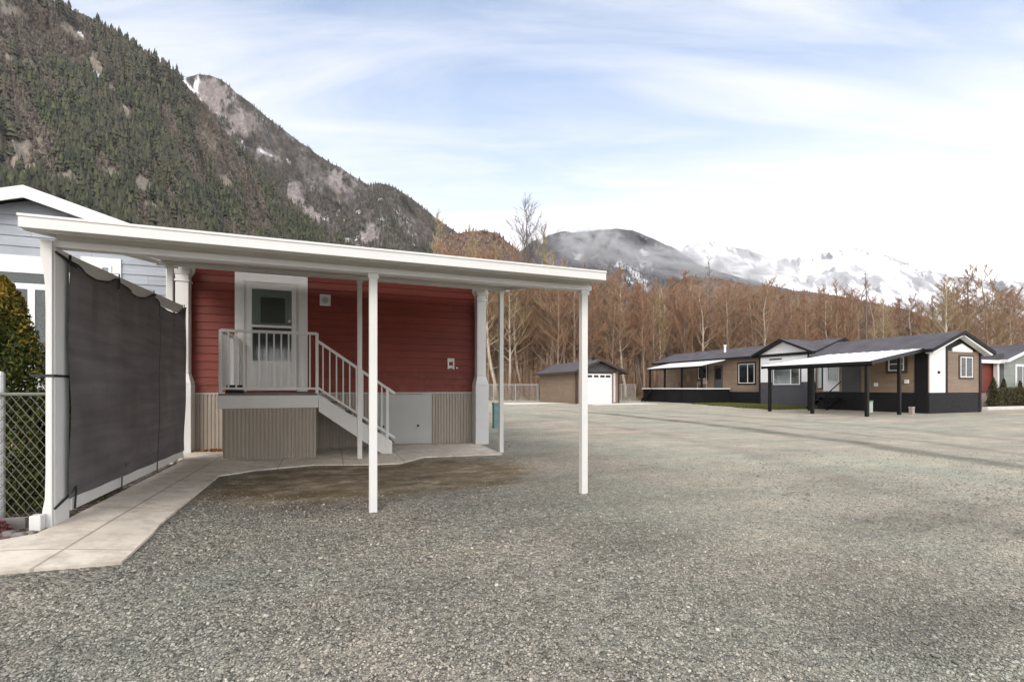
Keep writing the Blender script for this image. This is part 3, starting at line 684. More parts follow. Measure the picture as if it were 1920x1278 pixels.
for a in (-2.43, -4.6): m = MB().tube([(a, 4.965, .0), (a, 4.965, 1.30)], .024, 10); m.tube([(a, 4.965, 1.30), (a, 4.965, 1.33)], [.027, .012], 10); m.build('post', 'galv', CF)
m = MB().box(-5.5, -2.2, 4.78, 4.84, .05, .20); tag(m.build('stone_edging', 'stone_grey'), 'low grey stone edging under the chain-link fence', 'edging')

# ------------------------------------------------------------------ leaf builders
def leaf_cloud(pts, size, up=.3, n_per=1, asp=.4, seed=0):
    """pts (n,3) -> one small bent leaf spray (2 tris) per point"""
    r = np.random.default_rng(seed); n = len(pts)
    d = r.normal(size=(n, 3)); d[:, 2] += up; d /= np.linalg.norm(d, axis=1)[:, None]
    e = np.cross(d, r.normal(size=(n, 3))); e /= np.linalg.norm(e, axis=1)[:, None]
    s = size*r.uniform(.6, 1.4, (n, 1)); f = np.cross(d, e)
    V = np.stack([pts-d*s*.5, pts+e*s*asp*.5+f*s*.08, pts+d*s*.5, pts-e*s*asp*.5+f*s*.08], 1).reshape(-1, 3)
    F = (np.array([(0, 1, 2, 3)])[None]+4*np.arange(n)[:, None, None]).reshape(-1, 4)
    return V, F
def cone_pts(n, h, r, seed, top=.12, lump=.25):
    g = np.random.default_rng(seed); t = g.random(n)**1.25; th = g.uniform(0, 6.283, n)
    prof = (1-t)**.75*(1-.25*np.exp(-t*12)); rad = r*(prof*(1-top)+top*(1-t))*(1+lump*np.sin(th*3+t*9+seed)+.15*np.sin(th*7-t*17))
    q = g.random(n)**.45*rad
    return np.stack([np.cos(th)*q, np.sin(th)*q, t*h], 1)
def shrub(name, label, cat, a, b, h, r, mat, n, seed, size, z=None, group=None, top=None, up=.8):
    z = float(gz(a, b)) if z is None else z
    t = thing(name, label, cat, a, b, z, group)
    P = cone_pts(n, h, r, seed)+np.array([0, 0, .03])
    if top is not None:
        g = np.random.default_rng(seed+5); hi = P[:, 2] > (top*h+g.normal(0, .10*h, n)+.1*h*np.sin(P[:, 0]*14))
        V, F = leaf_cloud(P[hi], size, up, seed=seed+1); link('new_growth', npmesh('new_growth', V, F, 'cedar_gold'), t)
        P = P[~hi]
    V, F = leaf_cloud(P, size, up, seed=seed); link('foliage', npmesh('foliage', V, F, mat), t)
    m = MB().tube([(a, b, z-.05), (a+.01, b, z+h*.8)], [.03*h/2, .008], 6); m.build('stem', 'bark_brown', t)
    return t
shrub('cedar_shrub', 'bushy cedar with golden orange tip behind the chain-link fence', 'shrub', -2.80, 5.75, 2.08, .72, 'cedar_leaf', 26000, 3, .045, top=.80)
shrub('cedar_shrub', 'green cedar beside the golden one, half hidden by the white post', 'shrub', -2.42, 6.0, 1.45, .42, 'cedar_leaf', 8000, 4, .06)
shrub('cedar_shrub', 'dark green cedar at the left end of the fence', 'shrub', -3.7, 5.5, 1.7, .6, 'cedar_leaf', 8000, 6, .065)
def mound(name, label, cat, a, b, ra, rb, h, mat, n, seed, size, z):
    g = np.random.default_rng(seed); th = g.uniform(0, 6.283, n); q = g.random(n)**.5; zz = g.random(n)**.6
    P = np.stack([np.cos(th)*q*ra, np.sin(th)*q*rb, zz*h*(1-q*q*.8)], 1)
    V, F = leaf_cloud(P+np.array([a, b, z]), size, .6, seed=seed)
    return tag(link(name, npmesh(name, V, F, mat)), label, cat)
mound('heather_plant', 'low wine-red heather in the soil bed at the left edge', 'plant', -2.36, 4.63, .16, .12, .17, 'heather_leaf', 1500, 11, .03, .10)
mound('leaf_litter', 'orange fallen leaves below the left house skirting', 'leaves', -2.0, 9.88, .35, .09, .04, 'leaf_litter', 220, 12, .05, .075)['kind'] = 'stuff'
for i, (a, b, s) in enumerate(((-2.22, 4.60, .06), (-2.14, 4.57, .045), (-2.30, 4.55, .05), (-2.10, 4.63, .035))):
    m = MB(); m.hexa([(a-s, b-s*.7, .11), (a+s, b-s*.6, .11), (a+s*.9, b+s*.7, .11), (a-s*.8, b+s*.6, .11), (a-s*.6, b-s*.4, .11+s*.8), (a+s*.5, b-s*.4, .11+s*.7), (a+s*.5, b+s*.4, .11+s*.75), (a-s*.5, b+s*.4, .11+s*.7)])
    tag(m.build('border_stone', 'stone_grey', bevel=.01), 'small rough grey stone in the soil bed at the foot of the fence', 'stone', 'stones edging the soil bed')

# ------------------------------------------------------------------ neighbouring grey house on the left
GH = thing('grey_house', 'grey clapboard house with white gable at the left edge', 'house', -5.4, 11.)
GF = ('v', 11.); gl, gr, gc, gp, ge = -6.98, -2.86, -4.94, 4.64, 4.0
sl = (gp-ge)/(gr+.0-gc)
ext = lambda z: (gc-(gp-.10-z)/sl, gc+(gp-.10-z)/sl) if z > ge-.10 else (gl, gr)
m = MB(); lap(m, GF, gl, gr, 1.0, gp-.12, .18, lambda z: (max(gl, ext(z)[0]), min(gr, ext(z)[1])), .024); m.prism([(gl, 1.0), (gr, 1.0), (gr, ge-.1), (gc, gp-.1), (gl, ge-.1)], 11.002, 11.2, 'b'); m.build('wall', 'grey_siding', GH)
m = MB(); m.box(gl+.01, gr-.01, 11.21, 22, 1.0, ge-.1); m.build('side_wall', 'grey_siding', GH)
m = MB(); corrug(m, GF, gl, gr, .03, .99); m.box(gl+.01, gr-.01, 11.01, 22, -.05, .995); m.build('skirting', 'skirt_metal', GH)
gable_roof(gl-.04, gr+.0, 10.7, 22.3, ge-.0, gp+.03, GH, fascia='white_vinyl', fw=.20, th=.08)
window(GH, GF, -6.5, -4.50, 1.35, 3.27, 'bright_white', 'bright_white', .26, .774, (0, 0), 'interior_dark', .855, d=.014, bw=.10)
window(GH, GF, -4.12, -3.80, 2.5, 3.46, 'bright_white', 'bright_white', .14, .5, (0, 1), d=.014)
m = MB(); fb(m, GF, gr-.1, gr, 0, .03, 1., ge-.12); m.build('corner_trim', 'white_vinyl', GH)
# ------------------------------------------------------------------ far tan house (front) with lean-to carport
H2 = thing('tan_house', 'tan house with white corner panel and black skirting at right', 'house', 28.3, 17.)
a0, a1, b0, b1 = 26.2, 30.35, 14.15, 19.6; ac = (a0+a1)/2
VF, UF = ('v', b0), ('u', a0)
m = MB(); lap(m, UF, b0+1.1, b1, .98, 3.0, .16); m.box(a0+.002, a1, b0+.002, b1, .98, 3.0); lap(m, VF, a0+1.32, a1-.1, .98, 2.95, .16); m.build('wall', 'tan_siding', H2)
m = MB(); fb(m, VF, a0+.06, a0+1.25, .0, .03, .98, 3.05); m.prism([(a0+.06, 3.051), (a0+1.25, 3.051), (a0+1.25, 3.25)], b0-.03, b0, 'b'); m.build('corner_panel', 'bright_white', H2)
m = MB(); m.prism([(ac-.62+.35, 2.95), (ac+1.35, 2.95), (ac+1.35, 3.05), (ac+.5, 3.36), (ac-.27, 3.12)], b0-.035, b0, 'b'); m.build('gable_panel', 'bright_white', H2)
each('corner_trim', 'charcoal_paint', H2, [(VF, a0+1.25, a0+1.42, 0, .04, .95, 3.1), (VF, a1-.17, a1, 0, .04, .0, 3.0), (UF, b0+.0, b0+.55, 0, .03, .0, 3.0)])
m = MB(); m.prism([(a0, 3.0), (a1, 3.0), (ac, 3.78)], b0+.001, b1-.001, 'b'); m.build('gable', 'charcoal_paint', H2)
m = MB(); m.box(a0+.01, a1-.01, b0+.01, b1-.01, -.02, .978); fb(m, UF, b0+.56, b1, 0, .02, .0, .95); fb(m, VF, a0+.03, a1-.18, 0, .02, .0, .95); m.build('skirting', 'charcoal_paint', H2)
gable_roof(a0-.42, a1+.42, b0-.38, b1+.3, 2.99, 3.93, H2, fascia='charcoal_paint', fw=.15)
MB().prism([(a0-.38, 2.86), (ac-.1, 3.72), (ac-.1, 3.66), (a0-.2, 2.80)], b0-.34, b0-.05, 'b').build('soffit', 'bright_white', H2); MB().prism([(a1+.38, 2.86), (ac+.1, 3.72), (ac+.1, 3.66), (a1+.2, 2.80)], b0-.34, b0-.05, 'b').build('soffit', 'bright_white', H2)
window(H2, VF, 28.62, 29.62, 1.72, 2.72, 'bright_white', 'brown_trim', .10, .45, (.45, 1))
window(H2, UF, 15.15, 15.85, 2.05, 2.72, 'bright_white', 'brown_trim', .13, None, (0, 0), hbar=.5)
m = MB(); fb(m, UF, 18.35, 19.25, 0, .04, 1.02, 2.55); m.build('door', 'bright_white', H2)
window(H2, UF, 18.42, 18.98, 1.55, 2.45, 'pipe_white', None, .05, None, (0, 0), d=.042)
window(H2, UF, 19.35, 19.58, 1.2, 2.45, 'pipe_white', 'charcoal_paint', .06, None, (0, .9))
m = MB(); fb(m, UF, 17.2, 18.2, 0, .03, .98, 2.6); m.build('side_panel', 'grey_panel', H2)
m = MB(); fb(m, VF, 26.85, 26.98, .03, .07, 1.88, 2.0); m.build('wall_light', 'black_metal', H2)
for x, z in ((16.35, 1.28), (14.95, 1.42)): m = MB(); fb(m, UF, x, x+.16, 0, .08, z, z+.18); m.build('vent_cap', 'bright_white', H2)
t = thing('entry_steps', 'small dark steps under the black-post carport at the tan house', 'steps', 25.6, 18.8)
for i in range(4): MB().box(25.95-.26*(i+1), 25.95-.26*i+.02, 18.25, 19.3, .72-.2*i-.04, .72-.2*i).build('tread', 'black_metal', t)
for b in (18.2, 19.31): MB().bar((26.1, b, .62), (24.95, b, .06), .04, .2).build('stringer', 'black_metal', t)
MB().bar((26.1, 18.2, 1.55), (24.98, 18.2, .85), .04, .04).build('handrail', 'black_metal', t); MB().box(24.95, 24.99, 18.18, 18.22, 0, .88).build('handrail_post', 'black_metal', t)

def far_carport(name, label, lo, hi, b0, b1, zl, zh, posts, roofmat='bright_white', beam='black_metal', sk=.9):
    t = thing(name, label, 'carport', (lo+hi)/2, (b0+b1)/2)
    m = MB(); n = 10
    for i in range(n):
        c0, c1 = b0+(b1-b0)*i/n, b0+(b1-b0)*(i+1)/n-.03
        h0, h1 = c0+sk*(1-i/n), c1+sk*(1-(i+1)/n)
        m.hexa([(lo, c0, zl), (hi, h0, zh), (hi, h1, zh), (lo, c1, zl), (lo, c0, zl+.05), (hi, h0, zh+.05), (hi, h1, zh+.05), (lo, c1, zl+.05)])
        m.hexa([(lo, c1, zl+.01), (hi, h1, zh+.01), (hi, h1+.03, zh+.01), (lo, c1+.03, zl+.01), (lo, c1, zl+.075), (hi, h1, zh+.075), (hi, h1+.03, zh+.075), (lo, c1+.03, zl+.075)])
    m.build('roof_panel', roofmat, t)
    m = MB().box(lo-.04, lo-.003, b0-.02, b1+.02, zl-.08, zl+.04); m.build('front_gutter', beam, t)
    for q in (b0, b1):
      e = sk if q == b0 else 0
      MB().hexa([(lo, q-.04, zl-.1), (hi, q+e-.04, zh-.1), (hi, q+e-.003, zh-.1), (lo, q-.003, zl-.1), (lo, q-.04, zl+.06), (hi, q+e-.04, zh+.06), (hi, q+e-.003, zh+.06), (lo, q-.003, zl+.06)] if q == b0 else [(lo, q+.003, zl-.1), (hi, q+.003, zh-.1), (hi, q+.04, zh-.1), (lo, q+.04, zl-.1), (lo, q+.003, zl+.06), (hi, q+.003, zh+.06), (hi, q+.04, zh+.06), (lo, q+.04, zl+.06)]).build('side_fascia', beam, t)
    MB().box(posts[0][0]-.05, posts[0][0]+.05, b0+.1, b1-.1, zl-.14, zl-.02).build('beam', beam, t)
    for a, b in posts:
        zt = zl-.14 if abs(a-posts[0][0]) < .3 else zl+(a-lo)/(hi-lo)*(zh-zl)-.005
        MB().box(a-.06, a+.06, b-.06, b+.06, -.05, zt).build('post', beam, t)
    return t
far_carport('carport', 'white lean-to carport roof on black posts against the tan house', 20.7, 25.75, 13.2, 18.5, 2.26, 2.98, [(21.0, 13.55), (21.0, 15.98), (21.0, 18.3), (23.85, 14.0), (23.85, 18.3)])

# ------------------------------------------------------------------ far two-tone house behind with porch
H1 = thing('two_tone_house', 'long brown house with white cross gable and porch, left of the tan house', 'house', 31., 30.)
a0, a1, b0, b1 = 29., 33.3, 21.8, 37.6; ac = (a0+a1)/2; UF = ('u', a0); VF = ('v', b0); zo = .06
m = MB(); lap(m, UF, 25.9, b1, .92, 3.5, .17); m.box(a0+.002, a1, b0, b1, .92, 3.5); m.build('wall', 'tan_siding', H1)
m = MB(); m.box(a0+.01, a1-.01, b0+.01, b1-.01, 0, .918); fb(m, UF, 25.9, b1, 0, .02, 0, .9); m.build('skirting', 'charcoal_paint', H1)
gable_roof(a0-.45, a1+.45, b0-.3, b1+.4, 3.52, 4.46, H1, fascia='charcoal_paint', fw=.16)
BF = ('u', a0-.35)   # cross-gable bay standing a little forward
m = MB(); m.box(a0-.35+.002, a0-.004, b0+.05, 25.85, 1.6, 3.5); m.prism([(b0+.05, 3.5), (25.85, 3.5), (23.82, 4.35)], a0-.35+.002, a0+1.9, 'a'); lap(m, BF, b0+.05, 25.85, 1.6, 3.5, .17); lap(m, BF, b0+.05, 25.85, 3.5, 4.33, .17, lambda z: (23.82-(4.36-z)*2.36, 23.82+(4.36-z)*2.36)); m.build('bay_wall', 'bright_white', H1)
m = MB(); m.box(a0-.36, a0-.004, b0+.06, 25.84, .0, 1.598); m.build('bay_base', 'grey_panel', H1)
gable_roof(a0-.75, a0+1.9, b0-.25, 26.15, 3.53, 4.50, H1, ax='a', fascia='charcoal_paint', fw=.14)
each('corner_trim', 'charcoal_paint', H1, [(BF, 25.72, 25.86, 0, .03, 0, 3.45), (BF, 22.0, 22.12, 0, .03, 0, 3.45)])
window(H1, BF, 22.65, 24.65, 1.42, 2.55, 'bright_white', 'grey_panel', .10, .33, (.3, 1))
m = MB(); fb(m, BF, 24.0, 25.0, .01, .03, 3.13, 3.22); m.build('gable_vent', 'charcoal_paint', H1)
window(H1, UF, 26.55, 28.0, 1.55, 3.0, 'bright_white', 'charcoal_paint', .12, .42, (.42, 1))
window(H1, UF, 31.3, 32.3, 1.95, 3.1, 'bright_white', 'charcoal_paint', .12, .5, (.5, 1))
m = MB(); fb(m, UF, 29.6, 30.5, 0, .04, .95, 3.0); d = m.build('door', 'grey_panel', H1); fb(MB(), UF, 29.75, 30.35, .042, .05, 1.9, 2.8).build('pane', 'glass', d)
m = MB().tube([(30.2, 30.6, 3.8), (30.2, 30.6, 4.62)], .09, 10); m.tube([(30.2, 30.6, 4.62), (30.2, 30.6, 4.72)], .13, 10); m.build('chimney', 'bright_white', H1)
P1 = thing('porch_deck', 'raised porch with black skirting and white sloping awning on the brown house', 'porch', 27.6, 32.)
m = MB().box(26.3, 28.97, 28.9, 36.2, 0, 1.10); m.build('skirting', 'charcoal_paint', P1)
m = MB().box(26.2, 28.97, 28.8, 36.3, 1.102, 1.19); m.build('deck_floor', 'bright_white', P1)
m = MB()
for i in range(9):
    c0, c1 = 28.9+i*.72, 28.9+i*.72+.70
    m.hexa([(26.1, c0, 2.86), (28.95, c0, 3.42), (28.95, c1, 3.42), (26.1, c1, 2.86), (26.1, c0, 2.91), (28.95, c0, 3.47), (28.95, c1, 3.47), (26.1, c1, 2.91)])
m.build('awning', 'bright_white', P1)
MB().box(26.3, 26.4, 28.9, 35.4, 2.74, 2.84).build('beam', 'black_metal', P1)
for b in (29.0, 31.2, 33.3, 35.3): MB().box(26.29, 26.41, b-.06, b+.06, 0, 2.74).build('post', 'black_metal', P1)
for i in range(5): MB().box(25.2+.22*i, 25.44+.22*i, 34.9, 36.1, .16+.19*i, .2+.19*i).build('tread', 'black_metal', P1)
MB().bar((25.1, 34.85, .1), (26.3, 34.85, 1.1), .05, .22).build('stringer', 'black_metal', P1)
for b, w, h in ((33.8, .5, .75), (32.9, .35, 1.0), (31.0, .6, .6)):
    t = thing('patio_chair', {33.8: 'reddish patio chair at the left end of the far porch', 32.9: 'tall-backed patio chair in the middle of the far porch', 31.0: 'pale patio chair by the door of the far porch'}[b], 'chair', 28.2, b, 1.19)
    mt = 'pink_plastic' if b == 31.0 else 'furniture_mix'
    MB().box(27.95, 28.45, b-w/2, b+w/2, 1.55, 1.62).build('seat', mt, t); MB().box(28.4, 28.46, b-w/2, b+w/2, 1.625, 1.3+h).build('backrest', mt, t)
    for x in (27.98, 28.42):
        for y in (b-w/2+.03, b+w/2-.03): MB().box(x-.02, x+.02, y-.02, y+.02, 1.19, 1.549).build('leg', mt, t)

# ------------------------------------------------------------------ garage
G = thing('garage', 'small tan garage with white overhead door at the woods edge', 'garage', 19., 35.)
a0, a1, b0, b1 = 17.2, 20.95, 31.9, 38.6; ac = (a0+a1)/2; VF, UF = ('v', b0), ('u', a0)
m = MB(); m.box(a0, a1, b0, b1, 0, 2.45); lap(m, UF, b0, b1, .05, 2.45, .16); m.prism([(a0, 2.45), (a1, 2.45), (ac, 3.15)], b0, b1, 'b'); m.build('wall', 'tan_siding', G)
m = MB(); m.prism([(a0+.1, 2.42), (a1-.1, 2.42), (ac, 3.1)], b0-.02, b0-.002, 'b'); m.build('gable_board', 'grey_panel', G)
gable_roof(a0-.5, a1+.5, b0-.5, b1+.4, 2.42, 3.36, G, fascia='brown_trim', fw=.15)
each('corner_trim', 'brown_trim', G, [(VF, a0, a0+.14, 0, .03, 0, 2.4), (VF, a1-.14, a1, 0, .03, 0, 2.4), (UF, b0-.03, b0+.14, 0, .03, 0, 2.4), (VF, a0+.3, a1-.3, 0, .035, 2.3, 2.44)])
m = MB()
for i in range(4): fb(m, VF, 17.95, 20.25, .0, .03+.004*(i % 2), .02+i*.565, .02+(i+1)*.565-.012)
d = m.build('garage_door', 'bright_white', G)
for x in (18.12, 18.68, 19.22, 19.72): fb(MB(), VF, x, x+.40, .03, .042, 2.0, 2.17).build('door_window', 'interior_dark', d)
m = MB(); fb(m, VF, 20.42, 20.56, 0, .05, .1, 2.35); m.build('downpipe', 'pipe_white', G)

# ------------------------------------------------------------------ far right house with sage gable
H3 = thing('sage_house', 'grey-green gabled house with red porch wall at the right edge', 'house', 40., 22.)
VF3 = ('v', 17.); a0, a1 = 38.9, 45.5; ac = (a0+a1)/2
m = MB(); lap(m, VF3, a0, a1, .9, 2.95, .16); lap(m, VF3, a0, a1, 2.95, 3.85, .16, lambda z: (ac-(3.95-z)*3.3, ac+(3.95-z)*3.3)); m.box(a0+.01, a1, 17.003, 28, .9, 2.95); m.prism([(a0, 2.95), (a1, 2.95), (ac, 3.9)], 17.003, 28, 'b'); m.build('wall', 'sage_siding', H3)
m = MB().box(a0, a1, 17.01, 28, 0, .898); m.build('skirting', 'skirt_metal', H3)
gable_roof(a0-.45, a1+.45, 16.6, 28.3, 2.93, 4.05, H3, fascia='bright_white', fw=.17)
RF = ('v', 17.4)
m = MB(); lap(m, RF, 35.2, 38.85, .95, 2.8, .16); m.box(35.2, 38.85, 17.403, 28, .9, 2.8); m.build('porch_wall', 'red_siding', H3)
m = MB().box(35.2, 38.85, 17.42, 28, 0, .9); m.build('porch_base', 'pink_plastic', H3)
m = MB().box(34.9, 38.9, 17.0, 28.2, 2.82, 2.9); m.prism([(34.9, 2.901), (38.9, 2.901), (38.9, 3.35)], 17.0, 28.2, 'b'); m.build('porch_roof', 'shingle', H3)
m = MB().box(34.9, 38.88, 16.95, 16.997, 2.70, 2.90); m.build('porch_fascia', 'bright_white', H3)
for a in (38.55,): MB().box(a-.1, a+.1, 17.1, 17.3, 0, 2.9).build('column', 'white_vinyl', H3)
m = MB(); fb(m, RF, 36.2, 37.25, 0, .05, .3, 2.55); d = m.build('door', 'bright_white', H3); fb(MB(), RF, 36.4, 37.05, .052, .06, 1.5, 2.35).build('pane', 'interior_dark', d)
window(H3, VF3, 40.2, 41.6, 1.2, 2.6, 'bright_white', 'white_vinyl', .1, .5, (.5, 1))
for i in range(3): tag(MB().box(33.6+4.2*i, 37.7+4.2*i, 15.35, 15.6, -.05, .16).build('concrete_kerb', 'kerb_concrete'), 'pale concrete kerb in front of the hedge at the right edge', 'kerb', 'kerb lengths before the hedge')
g = np.random.default_rng(9); n = 9000
P = np.stack([g.uniform(35.9, 46, n), g.uniform(16.0, 16.55, n), g.random(n)**.7*1.1], 1); P[:, 2] += .12+.05*np.sin(P[:, 0]*5)
V, F = leaf_cloud(P, .10, .5, seed=9); tag(link('clipped_hedge', npmesh('clipped_hedge', V, F, 'hedge_leaf')), 'brownish green clipped hedge before the grey-green house', 'hedge')
shrub('cedar_shrub', 'small pointed cedar at the left end of the clipped hedge', 'shrub', 35.35, 15.9, 1.75, .38, 'hedge_leaf', 2500, 21, .10, 0)
shrub('cedar_shrub', 'small pointed cedar rising behind the hedge right of the white column', 'shrub', 38.3, 16.75, 1.75, .38, 'hedge_leaf', 2500, 22, .10, 0)
shrub('cedar_shrub', 'small pointed cedar behind the hedge nearest the right edge', 'shrub', 40.1, 16.75, 1.6, .38, 'hedge_leaf', 2500, 23, .10, 0)

# ------------------------------------------------------------------ lawn, pedestals, far fences
def lawn():
    g = np.random.default_rng(31); n = 34000
    a = g.uniform(22.4, 28.6, n); b = g.uniform(19.6, 28.6, n)
    k = (a > 22.5+(b-19.7)*.31+.25*np.sin(b*1.9)); a, b = a[k], b[k]; n = len(a)
    h = g.uniform(.05, .12, n); t = g.uniform(0, 6.28, n); w = .06
    V = np.stack([np.stack([a-w*np.cos(t), b-w*np.sin(t), 0*a], 1), np.stack([a+w*np.cos(t), b+w*np.sin(t), 0*a], 1), np.stack([a+g.normal(0, .03, n), b+g.normal(0, .03, n), h], 1)], 1).reshape(-1, 3)
    F = np.arange(3*n).reshape(-1, 3)
    tag(link('lawn_grass', npmesh('lawn_grass', V, F, 'lawn_blade')), 'patch of short green lawn before the brown house', 'grass', kind='stuff')
    n = 30000; Y = g.uniform(47, 62, n); X = g.uniform(-.16, 1.15, n)*Y
    a = X*CU+Y*SU; b = -X*SU+Y*CU; h = g.uniform(.1, .45, n); t = g.uniform(0, 6.28, n); w = .10
    V = np.stack([np.stack([a-w*np.cos(t), b-w*np.sin(t), 0*a], 1), np.stack([a+w*np.cos(t), b+w*np.sin(t), 0*a], 1), np.stack([a+g.normal(0, .1, n), b+g.normal(0, .1, n), h], 1)], 1).reshape(-1, 3)
    tag(link('dry_grass', npmesh('dry_grass', V, np.arange(3*n).reshape(-1, 3), 'dry_grass')), 'dry yellowish grass along the edge of the woods', 'grass', kind='stuff')
lawn()
def pedestal(label, a, b, h, w, mat, cap):
    t = thing('utility_pedestal', label, 'pedestal', a, b, 0, 'utility pedestals on the lots')
    m = MB().box(a-w, a+w, b-w, b+w, -.03, h); m.build('housing', mat, t, bevel=.01)
    m = MB().box(a-w*1.15, a+w*1.15, b-w*1.15, b+w*1.15, h+.002, h+.07); m.build('cap', cap, t, bevel=.01)
pedestal('teal utility pedestal beside the right white house column', 4.62, 13.6, .70, .085, 'teal_plastic', 'teal_plastic')
pedestal('pale blue-green utility pedestal next to the teal one', 4.20, 13.9, .55, .07, 'pale_plastic', 'galv')
pedestal('mint utility pedestal under the black-post carport roof', 24.6, 15.75, .52, .10, 'pale_plastic', 'teal_plastic')
pedestal('pinkish low pedestal by the tan house corner', 24.9, 14.1, .27, .08, 'pink_plastic', 'pink_plastic')
def far_fence(label, p, q, z=1.45, nposts=4):
    t = thing('chain_link_fence', label, 'fence', p[0], p[1]); p, q = Vector((*p, 0)), Vector((*q, 0)); L = (q-p).length; d = (q-p)/L
    m = link_wires(0, L, 0, .05, z, .16, .007, 1.)
    m.v = [(p.x+d.x*x-d.y*y, p.y+d.y*x+d.x*y, zz) for x, y, zz in m.v]; m.build('wire_mesh', 'galv', t)
    MB().tube([p+Vector((0, 0, z)), q+Vector((0, 0, z))], .03, 6).build('top_rail', 'galv', t)
    for i in range(nposts): c = p.lerp(q, i/(nposts-1)); MB().tube([c, c+Vector((0, 0, z+.08))], .04, 6).build('post', 'galv', t)
far_fence('far chain-link fence left of the garage before the woods', (10.5, 44.), (17.3, 39.2), 1.5, 5)
far_fence('far chain-link fence between the garage and the brown house', (20.9, 36.), (26.2, 37.3), 1.5, 4)
# ------------------------------------------------------------------ bare winter trees
def tree_meshes(seed, H, spread=.22, start=.3, limbs=22, subs=7, twigs=7, tr=.16, tw=.017, up=.75, bark_m='bark_brown', twig_m='twig_brown', lean=.02, fork=False):
    g = np.random.default_rng(seed); rnd = random.Random(seed)
    tm = MB(); n = 9; pts = []; x = y = 0.
    for i in range(n+1):
        pts.append((x, y, H*.96*i/n-.1*(i == 0))); x += g.normal(0, lean*H/n*2); y += g.normal(0, lean*H/n*2)
    rad = [tr*(1-i/n)**.8+.012 for i in range(n+1)]
    tm.tube(pts, rad, 7)
    P = [Vector(p) for p in pts]
    def at(t):
        f = min(t, .9999)*n; i = int(f); return P[i].lerp(P[i+1], f-i), tr*(1-t)**.8+.012
    tv, tf = [], []
    def twig(p, d, L, w):
        d = d.normalized(); s = d.orthogonal().normalized(); q = d.cross(s)
        bend = Vector((rnd.uniform(-.15, .15), rnd.uniform(-.15, .15), rnd.uniform(.0, .25)))*L
        a = [p+s*w, p-s*w*.5+q*w*.87, p-s*w*.5-q*w*.87]; mdl = p+d*L*.55+bend*.3; e = p+d*L+bend; h = w*.62
        b = [mdl+s*h, mdl-s*h*.5+q*h*.87, mdl-s*h*.5-q*h*.87]
        o = len(tv); tv.extend([*a, *b, e])
        for k in range(3):
            k2 = (k+1) % 3; tf.append((o+k, o+k2, o+3+k2)); tf.append((o+k, o+3+k2, o+3+k)); tf.append((o+3+k, o+3+k2, o+6))
        return mdl, e
    for i in range(limbs):
        t = start+(1-start)*((i+.5*rnd.random())/limbs)**.9; p, r = at(t)
        th = i*2.4+rnd.uniform(-.5, .5); L = H*spread*(1.25-t)*rnd.uniform(.7, 1.25)*(1.6 if fork and i < 5 else 1)
        d = Vector((math.cos(th), math.sin(th), up*rnd.uniform(.8, 1.9))).normalized()
        lp = [p]; c = p.copy()
        for k in range(3):
            d = (d+Vector((rnd.uniform(-.42, .42), rnd.uniform(-.42, .42), rnd.uniform(-.12, .36)))).normalized(); c = c+d*L/3; lp.append(c)
        r0 = max(.018, min(r*.5, .05*H/12)); tm.tube(lp, [r0, r0*.7, r0*.45, .010], 4, False)
        for j in range(subs):
            f = (.25+.75*j/subs)*2.999; k = int(f); q = lp[k].lerp(lp[k+1], f-k)
            sd = (d+Vector((rnd.uniform(-1, 1), rnd.uniform(-1, 1), rnd.uniform(-.45, .8)))).normalized(); sl = L*rnd.uniform(.3, .6)
            mdl, e = twig(q, sd, sl, tw*1.35)
            for m_ in range(twigs):
                f2 = rnd.uniform(.2, 1.); b_ = q.lerp(e, f2)
                twig(b_, (sd+Vector((rnd.uniform(-.9, .9), rnd.uniform(-.9, .9), rnd.uniform(-.2, .8)))), sl*rnd.uniform(.35, .75), tw*.8)
    me = bpy.data.meshes.new('trunk'); me.from_pydata(tm.v, [], tm.f); me.update(); me.materials.append(MATS[bark_m]); me.polygons.foreach_set('use_smooth', [True]*len(me.polygons))
    cr = npmesh('crown', np.array(tv), np.array(tf), twig_m)
    return me, cr
TPL = {
 'alder': [tree_meshes(40+i, 12.5, (.24, .18, .27, .15, .22, .30, .20, .25)[i], (.20, .34, .16, .42, .3, .22, .28, .38)[i], (30, 24, 34, 20, 26, 30, 36, 24)[i], 8, 8, (.13, .15, .11, .16, .14, .12, .10, .15)[i], .014, up=(.62, .9, .45, .8, .7, .38, 1.1, .55)[i], lean=(.02, .03, .035, .02, .015, .045, .03, .05)[i], twig_m=('twig_brown', 'twig_red', 'twig_brown', 'twig_brown', 'twig_tan', 'twig_brown', 'twig_red', 'twig_brown')[i], bark_m=('bark_brown', 'bark_brown', 'bark_pale', 'bark_brown', 'bark_pale', 'bark_brown', 'bark_grey', 'bark_pale')[i]) for i in range(8)],
 'poplar': [tree_meshes(60+i, 20, .15, .25, 34, 8, 8, .22, .025, up=1.5, twig_m='twig_tan', bark_m='bark_brown') for i in range(2)],
 'tall': [tree_meshes(70, 24, .26, .42, 22, 7, 5, .34, .024, up=2.3, twig_m='twig_grey', bark_m='bark_grey', fork=True), tree_meshes(71, 18, .07, .3, 24, 5, 4, .20, .018, up=.5, twig_m='twig_grey', bark_m='bark_grey')],
 'brush': [tree_meshes(80+i, 4.5, .35, .05, 16, 6, 6, .05, .014, twig_m='twig_brown', bark_m='bark_brown') for i in range(2)]}
def put_tree(kind, i, X, Y, s, rot, name, label, group=None):
    t = bpy.data.objects.new(name, None); COL.objects.link(t); t.location = (X, Y, -.05); t.rotation_euler = (0, 0, rot); t.scale = (s, s, s*random.uniform(.94, 1.08))
    tag(t, label, 'tree', group)
    for nm, me in zip(('trunk', 'crown'), TPL[kind][i]):
        o = bpy.data.objects.new(nm, me); COL.objects.link(o); o.parent = t
    return t
def kx(px): return (px-960)/900.
